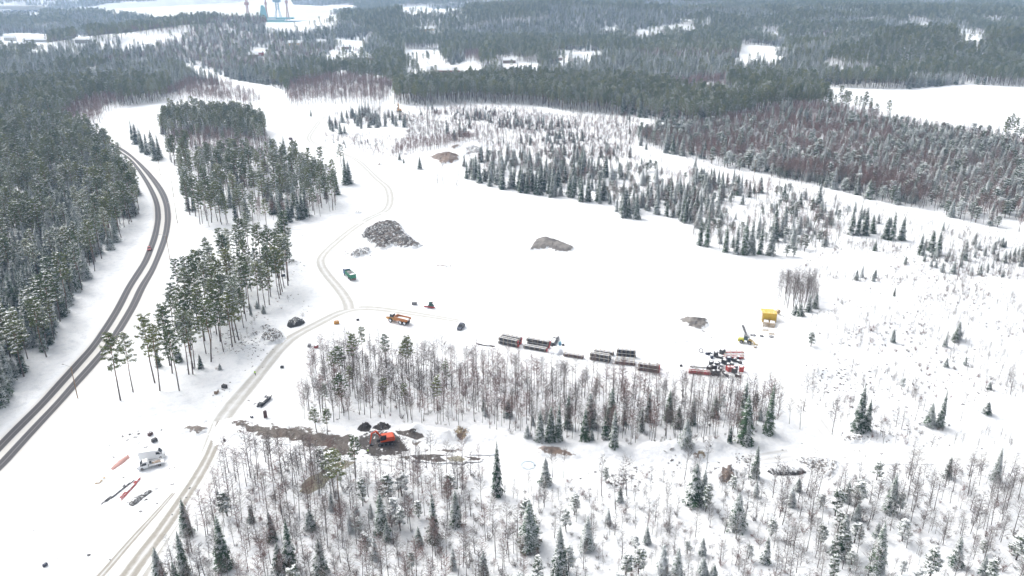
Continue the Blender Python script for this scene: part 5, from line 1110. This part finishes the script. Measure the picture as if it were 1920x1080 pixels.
# ------------------------------------------------------------------ people
def skinned(name, pts, edges, rad, mat, parent=None, rootv=0):
    me = bpy.data.meshes.new(name); me.from_pydata(pts, edges, []); me.materials.append(MATS[mat])
    o = bpy.data.objects.new(name, me); COL.objects.link(o)
    if parent: o.parent = parent
    o.modifiers.new('skin', 'SKIN'); sv = me.skin_vertices[0].data if me.skin_vertices else None
    if sv is None:
        bm = bmesh.new(); bm.from_mesh(me); bm.verts.layers.skin.verify(); bm.to_mesh(me); bm.free(); sv = me.skin_vertices[0].data
    for i, r in enumerate(rad): sv[i].radius = (r, r)
    for i in range(len(rad)): sv[i].use_root = (i == rootv)
    ss = o.modifiers.new('sub', 'SUBSURF'); ss.levels = 1; ss.render_levels = 1; return o
def person(px, py, rz, label):
    t_ = root('person', at3(px, py), rz, label, 'person')
    P = [(0, 0, .95), (0, 0, 1.2), (0, 0, 1.42), (0, 0, 1.53), (.02, 0, 1.66), (0, .1, .9), (.06, .11, .5), (-.02, .12, .08), (.12, .13, .04), (0, -.1, .9), (-.04, -.11, .5), (-.16, -.12, .08), (-.02, -.13, .04),
         (0, .2, 1.4), (.08, .27, 1.12), (.28, .22, .95), (0, -.2, 1.4), (.05, -.28, 1.12), (.2, -.24, .9)]
    E = [(0, 1), (1, 2), (2, 3), (3, 4), (0, 5), (5, 6), (6, 7), (7, 8), (0, 9), (9, 10), (10, 11), (11, 12), (2, 13), (13, 14), (14, 15), (2, 16), (16, 17), (17, 18)]
    Rd = [.14, .14, .13, .06, .105, .1, .07, .055, .045, .1, .07, .055, .045, .07, .055, .035, .07, .055, .035]
    for w_, s_ in ((15, 1), (18, -1)):
        x, y, z = P[w_]; k = len(P); P.append((x+.06, y, z-.05)); E.append((w_, k)); Rd.append(.032)
        for q, (dy, L_) in enumerate(((-.03, .08), (-.01, .09), (.01, .085), (.03, .07))): P.append((x+.06+L_*.7, y+dy, z-.05-L_*.7)); E.append((k, len(P)-1)); Rd.append(.009)
        P.append((x+.09, y-s_*.06, z-.04)); E.append((k, len(P)-1)); Rd.append(.01)
    skinned('body', P, E, Rd, 'trousers', t_)
    J = [(0, 0, .86), (0, 0, 1.15), (0, 0, 1.43), (0, .2, 1.41), (.08, .27, 1.12), (.26, .225, .97), (0, -.2, 1.41), (.05, -.28, 1.12), (.18, -.245, .93)]
    skinned('jacket', J, [(0, 1), (1, 2), (2, 3), (3, 4), (4, 5), (2, 6), (6, 7), (7, 8)], [.19, .175, .15, .09, .075, .06, .09, .075, .06], 'hivis', t_)
    f = MB(); f.tube((.1, 0, 1.6), (.125, 0, 1.72), .07, .06, 8); f.tube((.15, 0, 1.67), (.185, 0, 1.645), .018, .02, 5); f.obj('face', 'skin', t_)
    h = MB(); h.tube((0, 0, 1.70), (0, 0, 1.80), .135, .09, 12); h.tube((0, 0, 1.69), (.05, 0, 1.71), .15, .14, 12); h.obj('helmet', 'helmet', t_)
person(690, 851, R(20), 'person in a yellow green high-visibility jacket standing in the mud left of the excavator')
person(479, 704, R(240), 'person in a yellow green high-visibility jacket walking on the snowy track')
# ------------------------------------------------------------------ lamps, poles
def lamp(base, top, arm, label):
    p = at3(*base); _, _, dep = project(p.x, p.y, p.z); h = (base[1]-top[1])/(F/dep)/math.cos(PITCH)
    t_ = root('street_lamp', p, 0, label, 'street lamp', 'wooden lamp posts along the highway'); q = at3(base[0]+arm[0], base[1]+arm[1]); d = Vector((q.x-p.x, q.y-p.y, 0)); d.normalize()
    MB().tube((0, 0, 0), (0, 0, h), .16, .1, 8).obj('post', 'wood_pole', t_); L_ = 2.6
    MB().tube((0, 0, h-.2), d*L_+Vector((0, 0, h+.3)), .05, .04, 6).obj('arm', 'galvanised', t_)
    e = d*(L_+.35)+Vector((0, 0, h+.3)); m_ = MB(); m_.M = Matrix.Translation(e) @ Matrix.Rotation(math.atan2(d.y, d.x), 4, 'Z'); m_.box(0, 0, -.08, .8, .3, .16, .8, .7); m_.obj('lamp_head', 'galvanised', t_)
lamp((146, 747), (133, 685), (-20, -4), 'lamp post on the near right verge of the highway, closest to the viewer')
lamp((319, 489), (310, 442), (-12, 0), 'lamp post on the right verge beside the red car')
lamp((333, 419), (327, 381), (-10, 2), 'lamp post on the outside of the highway bend, third from the viewer')
lamp((326, 370), (321, 334), (-10, 2), 'lamp post on the highway bend, fourth from the viewer')
lamp((301, 329), (295, 301), (-10, 4), 'lamp post at the far end of the highway bend')
lamp((227, 279), (224, 256), (-8, 4), 'lamp post where the highway disappears behind the forest')
def utility(base, h, label):
    t_ = root('utility_pole', at3(*base), 0, label, 'utility pole'); MB().tube((0, 0, 0), (0, 0, h), .16, .11, 8).obj('post', 'wood_pole', t_); MB().box(0, 0, h-.6, 2.4, .14, .14).obj('crossarm', 'wood_pole', t_); f = MB()
    for x in (-1.1, 0, 1.1): f.tube((x, 0, h-.46), (x, 0, h-.15), .06, n=6)
    f.obj('insulators', 'galvanised', t_)
utility((795, 366), 12, 'thin wooden power pole on the snow in front of the lone small spruce')
utility((1412, 345), 15, 'power pole at the near edge of the right birch woods')
utility((425, 165), 20, 'tall power pole in the cleared strip of the far left forest')
def pylon(base, h, label):
    t_ = root('pylon', at3(*base), .3, label, 'pylon'); m_ = MB()
    for x in (-2, 2): m_.tube((x, 0, 0), (x*.9, 0, h), .25, .18, 5)
    for k in range(4): z = h*.3+k*h*.15; m_.tube((-2, 0, z), (2, 0, z+h*.15), .1, n=4); m_.tube((2, 0, z), (-2, 0, z+h*.15), .1, n=4)
    m_.obj('tower', 'galvanised', t_); MB().box(0, 0, h-.6, 14, .3, .5).obj('crossarm', 'galvanised', t_)
pylon((137, 100), 26, 'pale twin-legged pylon above the far left forest'); pylon((277, 114), 24, 'twin-legged pylon on the far forest hill left of centre')
# ------------------------------------------------------------------ houses
def house(px, py, L_, Wd, H_, wall, label, rz=0., roof=.35, gable=True):
    t_ = root('house', at3(px, py), rz, label, 'house', 'snow-roofed houses in the distant woods')
    MB().box(0, 0, -.6, L_, Wd, H_+.6).obj('wall', wall, t_); rh = Wd*roof
    rf = MB().prism([(-Wd/2-.5, 0), (Wd/2+.5, 0), (Wd/2+.5, .25), (0, rh+.25), (-Wd/2-.5, .25)], -L_/2-.5, L_/2+.5); o = rf.obj('roof', 'snow_clump', t_); o.rotation_euler = (0, 0, math.pi/2); o.location = (0, 0, H_)
    c = MB(); c.box(Wd*.15, L_*.2, rh*.4, .8, .8, 1.6); c.obj('chimney', 'wall_brown', o)
    n = max(2, int(L_/3.2)); fl = max(1, int(H_/2.8))
    for k in range(fl):
        for i in range(n):
            x = -L_/2+(i+.5)*L_/n; q = MB().box(x, -Wd/2-.03, 1+k*2.7, 1.3, .06, 1.3).obj('window', 'paint_white', t_); MB().box(x, -Wd/2-.08, 1.12+k*2.7, 1.05, .05, 1.05).obj('pane', 'glass', q)
    MB().box(L_*.08, -Wd/2-.04, 0, 1., .08, 2.1).obj('door', 'wall_brown', t_)
HS = [(845,137,34,11,4,'wall_red','long red walled building with a white roof at the centre of the far woods',.05),(812,136,18,12,4,'wall_white','pale building with broad snowy roof left of the long red building',.1),(880,143,22,9,4,'wall_brown','low brown building with snowy roof right of the long red building',.1),
      (760,152,12,10,7,'wall_white','white house with square snowy roof left below the long red building',.0),(795,62,40,14,8,'wall_yellow','large ochre building with a flat-looking white roof',.0),(815,66,26,14,4,'wall_white','low white roofed hall in front of the large ochre building',.0),
      (622,117,22,10,4,'wall_white','long low house at the left of the row of white roofs',.05),(660,114,20,10,4,'wall_brown','brown house in the middle of the row of white roofs',.05),(685,113,20,10,4,'wall_brown','brown house at the right of the row of white roofs',-.2),
      (1078,116,20,14,6,'wall_white','big white roofed house among birches right of centre',.2),(1118,110,15,12,6,'wall_white','white house right of the big white roofed one',-.2),(1046,113,10,9,4,'wall_brown','small house left of the big white roofed one',.3),(1092,82,22,12,5,'wall_brown','house with white roof behind the big white roofed one',0),
      (475,108,16,10,5,'wall_brown','white roofed house left of the row on the far left slope',.3),(485,104,14,9,5,'wall_red','reddish house next to the white roofed house on the far left slope',-.1),(555,86,26,12,5,'wall_yellow','yellowish building with white roof near the shipyard woods',0),(603,84,16,10,6,'wall_white','small white roofed house right of the yellowish building',.1),
      (71,79,46,14,5,'wall_grey','long grey hall with a bright white roof at the far left',0),(157,80,24,10,5,'wall_grey','white roofed house right of the long grey hall',0),(20,76,20,12,6,'wall_white','pale house at the far left edge',0.2),(47,88,20,11,5,'wall_brown','brown house below the long grey hall',.2),
      (1248,60,26,14,5,'wall_white','low white building in the upper right woods',0),(1285,62,24,12,5,'wall_brown','brown house right of the low white building in the upper right woods',0),(1201,78,14,10,6,'wall_white','lone white roofed house between the two right hand clusters',0),
      (1265,92,18,10,5,'wall_brown','small house below the upper right pair',0),(1728,64,26,12,6,'wall_white','white roofed building on the far right hill',0),(650,92,16,10,4,'wall_brown','house at the foot of the snowy clearing above the row',0),(700,112,14,9,5,'wall_grey','small grey house ending the row of white roofs',0.3),(955,118,18,10,4,'wall_brown','low house on the snowy strip left of the big white roofed one',0)]
for h in HS: house(h[0], h[1], h[2], h[3], h[4], h[5], h[6], h[7])
for k, (x, y, L_) in enumerate(((40, 21, 160), (58, 24, 120), (200, 14, 90), (1225, 1, 90), (25, 30, 140))):
    p = flat(x, y, SEA+2); t_ = root('warehouse', (p[0], p[1], max(tz(*p), SEA+1)), 0, ['long waterside warehouse with white roof behind the frozen bay, rear one', 'waterside warehouse with white roof, front one', 'pale block building on the opposite shore', 'white building on the far horizon', 'low quay building at the left end of the frozen bay'][k], 'warehouse')
    MB().box(0, 0, 0, L_, 40, 11).obj('wall', 'wall_yellow' if k == 2 else 'wall_grey', t_); MB().prism([(-22, 0), (22, 0), (0, 5)], -L_/2-1, L_/2+1).obj('roof', 'snow_clump', t_).rotation_euler = (0, 0, math.pi/2)
    t_.children[1].location = (0, 0, 11)
    for i in range(6): MB().box(-L_/2+(i+.5)*L_/6, -20.1, 1, L_/10, .2, 5).obj('door', 'steel_dark', t_)
# ------------------------------------------------------------------ shipyard
def sea3(px, py): x, y = flat(px, py, SEA+1.5); return Vector((x, y, SEA+1.5))
def crane(px, py, h, mat, jib, label, wd=7):
    t_ = root('harbour_crane', sea3(px, py), 0, label, 'crane', 'tall cranes of the harbour'); m_ = MB(); s_ = wd/2
    for x in (-1, 1):
        for y in (-1, 1): m_.tube((x*s_*1.8, y*s_*1.8, 0), (x*s_*.6, y*s_*.6, h*.35), .9, .8, 5); m_.tube((x*s_*.6, y*s_*.6, h*.35), (x*s_*.5, y*s_*.5, h), .8, .7, 5)
    for k in range(12):
        z0 = h*.35+k*h*.65/12; z1 = z0+h*.65/12
        for y in (-1, 1): m_.tube((-s_*.55, y*s_*.55, z0), (s_*.55, y*s_*.55, z1), .35, n=4); m_.tube((y*s_*.55, -s_*.55, z0), (y*s_*.55, s_*.55, z1), .35, n=4)
    m_.obj('mast', mat, t_); MB().box(0, 0, h*.55, wd*1.6, wd*1.3, 7).obj('machine_house', mat, t_); e = Vector((jib, 10, h+abs(jib)*.5+6)); j = MB()
    for o_ in ((0, 1.5, 0), (0, -1.5, 0), (0, 0, 2.5)): j.tube(Vector((0, 0, h-4))+Vector(o_), e, .7, .3, 4)
    j.obj('jib', mat, t_); MB().tube((0, 0, h+2), (-jib*.35, 0, h+1), .6, n=4).obj('counter_jib', mat, t_)
crane(467, 47, 96, 'paint_pink', -30, 'slim red brown lattice crane, leftmost of the harbour cranes', 7); crane(502, 44, 92, 'paint_pink', 40, 'thin red crane leaning over the blue ship', 4)
crane(523, 44, 105, 'paint_steelblue', 30, 'thick blue crane behind the turquoise ship', 12); crane(541, 45, 100, 'paint_pink', -20, 'slim pale crane at the right end of the ship', 5)
def ship():
    t_ = root('ship', sea3(522, 45), R(4), 'turquoise ship lying at the shipyard quay below the cranes', 'ship')
    MB().prism([(-60, 12), (-52, 0), (50, 0), (58, 9), (20, 9), (18, 13), (-30, 13), (-34, 18), (-60, 20)], -11, 11).obj('hull', 'paint_turq', t_, .5)
    MB().prism([(-50, 18), (-28, 14), (-33, 44), (-38, 50), (-43, 50)], -3, 3).obj('ramp', 'paint_cyan', t_); MB().box(10, 0, 13, 70, 12, 5).obj('deck_house', 'paint_cyan', t_, .4); MB().box(-15, 0, 13, 20, 18, 2).obj('deck_snow', 'snow_clump', t_)
ship()
t_ = root('shipyard_hall', sea3(590, 47), R(2), 'long shipyard hall with white roof and turquoise wall right of the cranes', 'hall'); MB().box(0, 0, 0, 130, 35, 12).obj('wall', 'paint_steelblue', t_); MB().box(0, 0, 12.02, 132, 37, 2).obj('roof', 'snow_clump', t_)
for i in range(5): MB().box(-50+i*25, -17.6, 0, 12, .2, 8).obj('door', 'paint_turq', t_)

# ------------------------------------------------------------------ haze
m = bpy.data.materials.new('haze'); m.use_nodes = True; t = m.node_tree; t.nodes.clear()
ou = t.nodes.new('ShaderNodeOutputMaterial'); pv = t.nodes.new('ShaderNodeVolumePrincipled'); pv.inputs['Color'].default_value = (.52, .72, 1.0, 1); pv.inputs['Density'].default_value = 0.000125
pv.inputs['Anisotropy'].default_value = .2; t.links.new(pv.outputs[0], ou.inputs['Volume'])
mb = MB(); mb.box(0, 0, -16, 19400, 19400, 16+168); MATS['haze'] = m; o = mb.obj('haze', 'haze'); tag(o, kind='stuff')
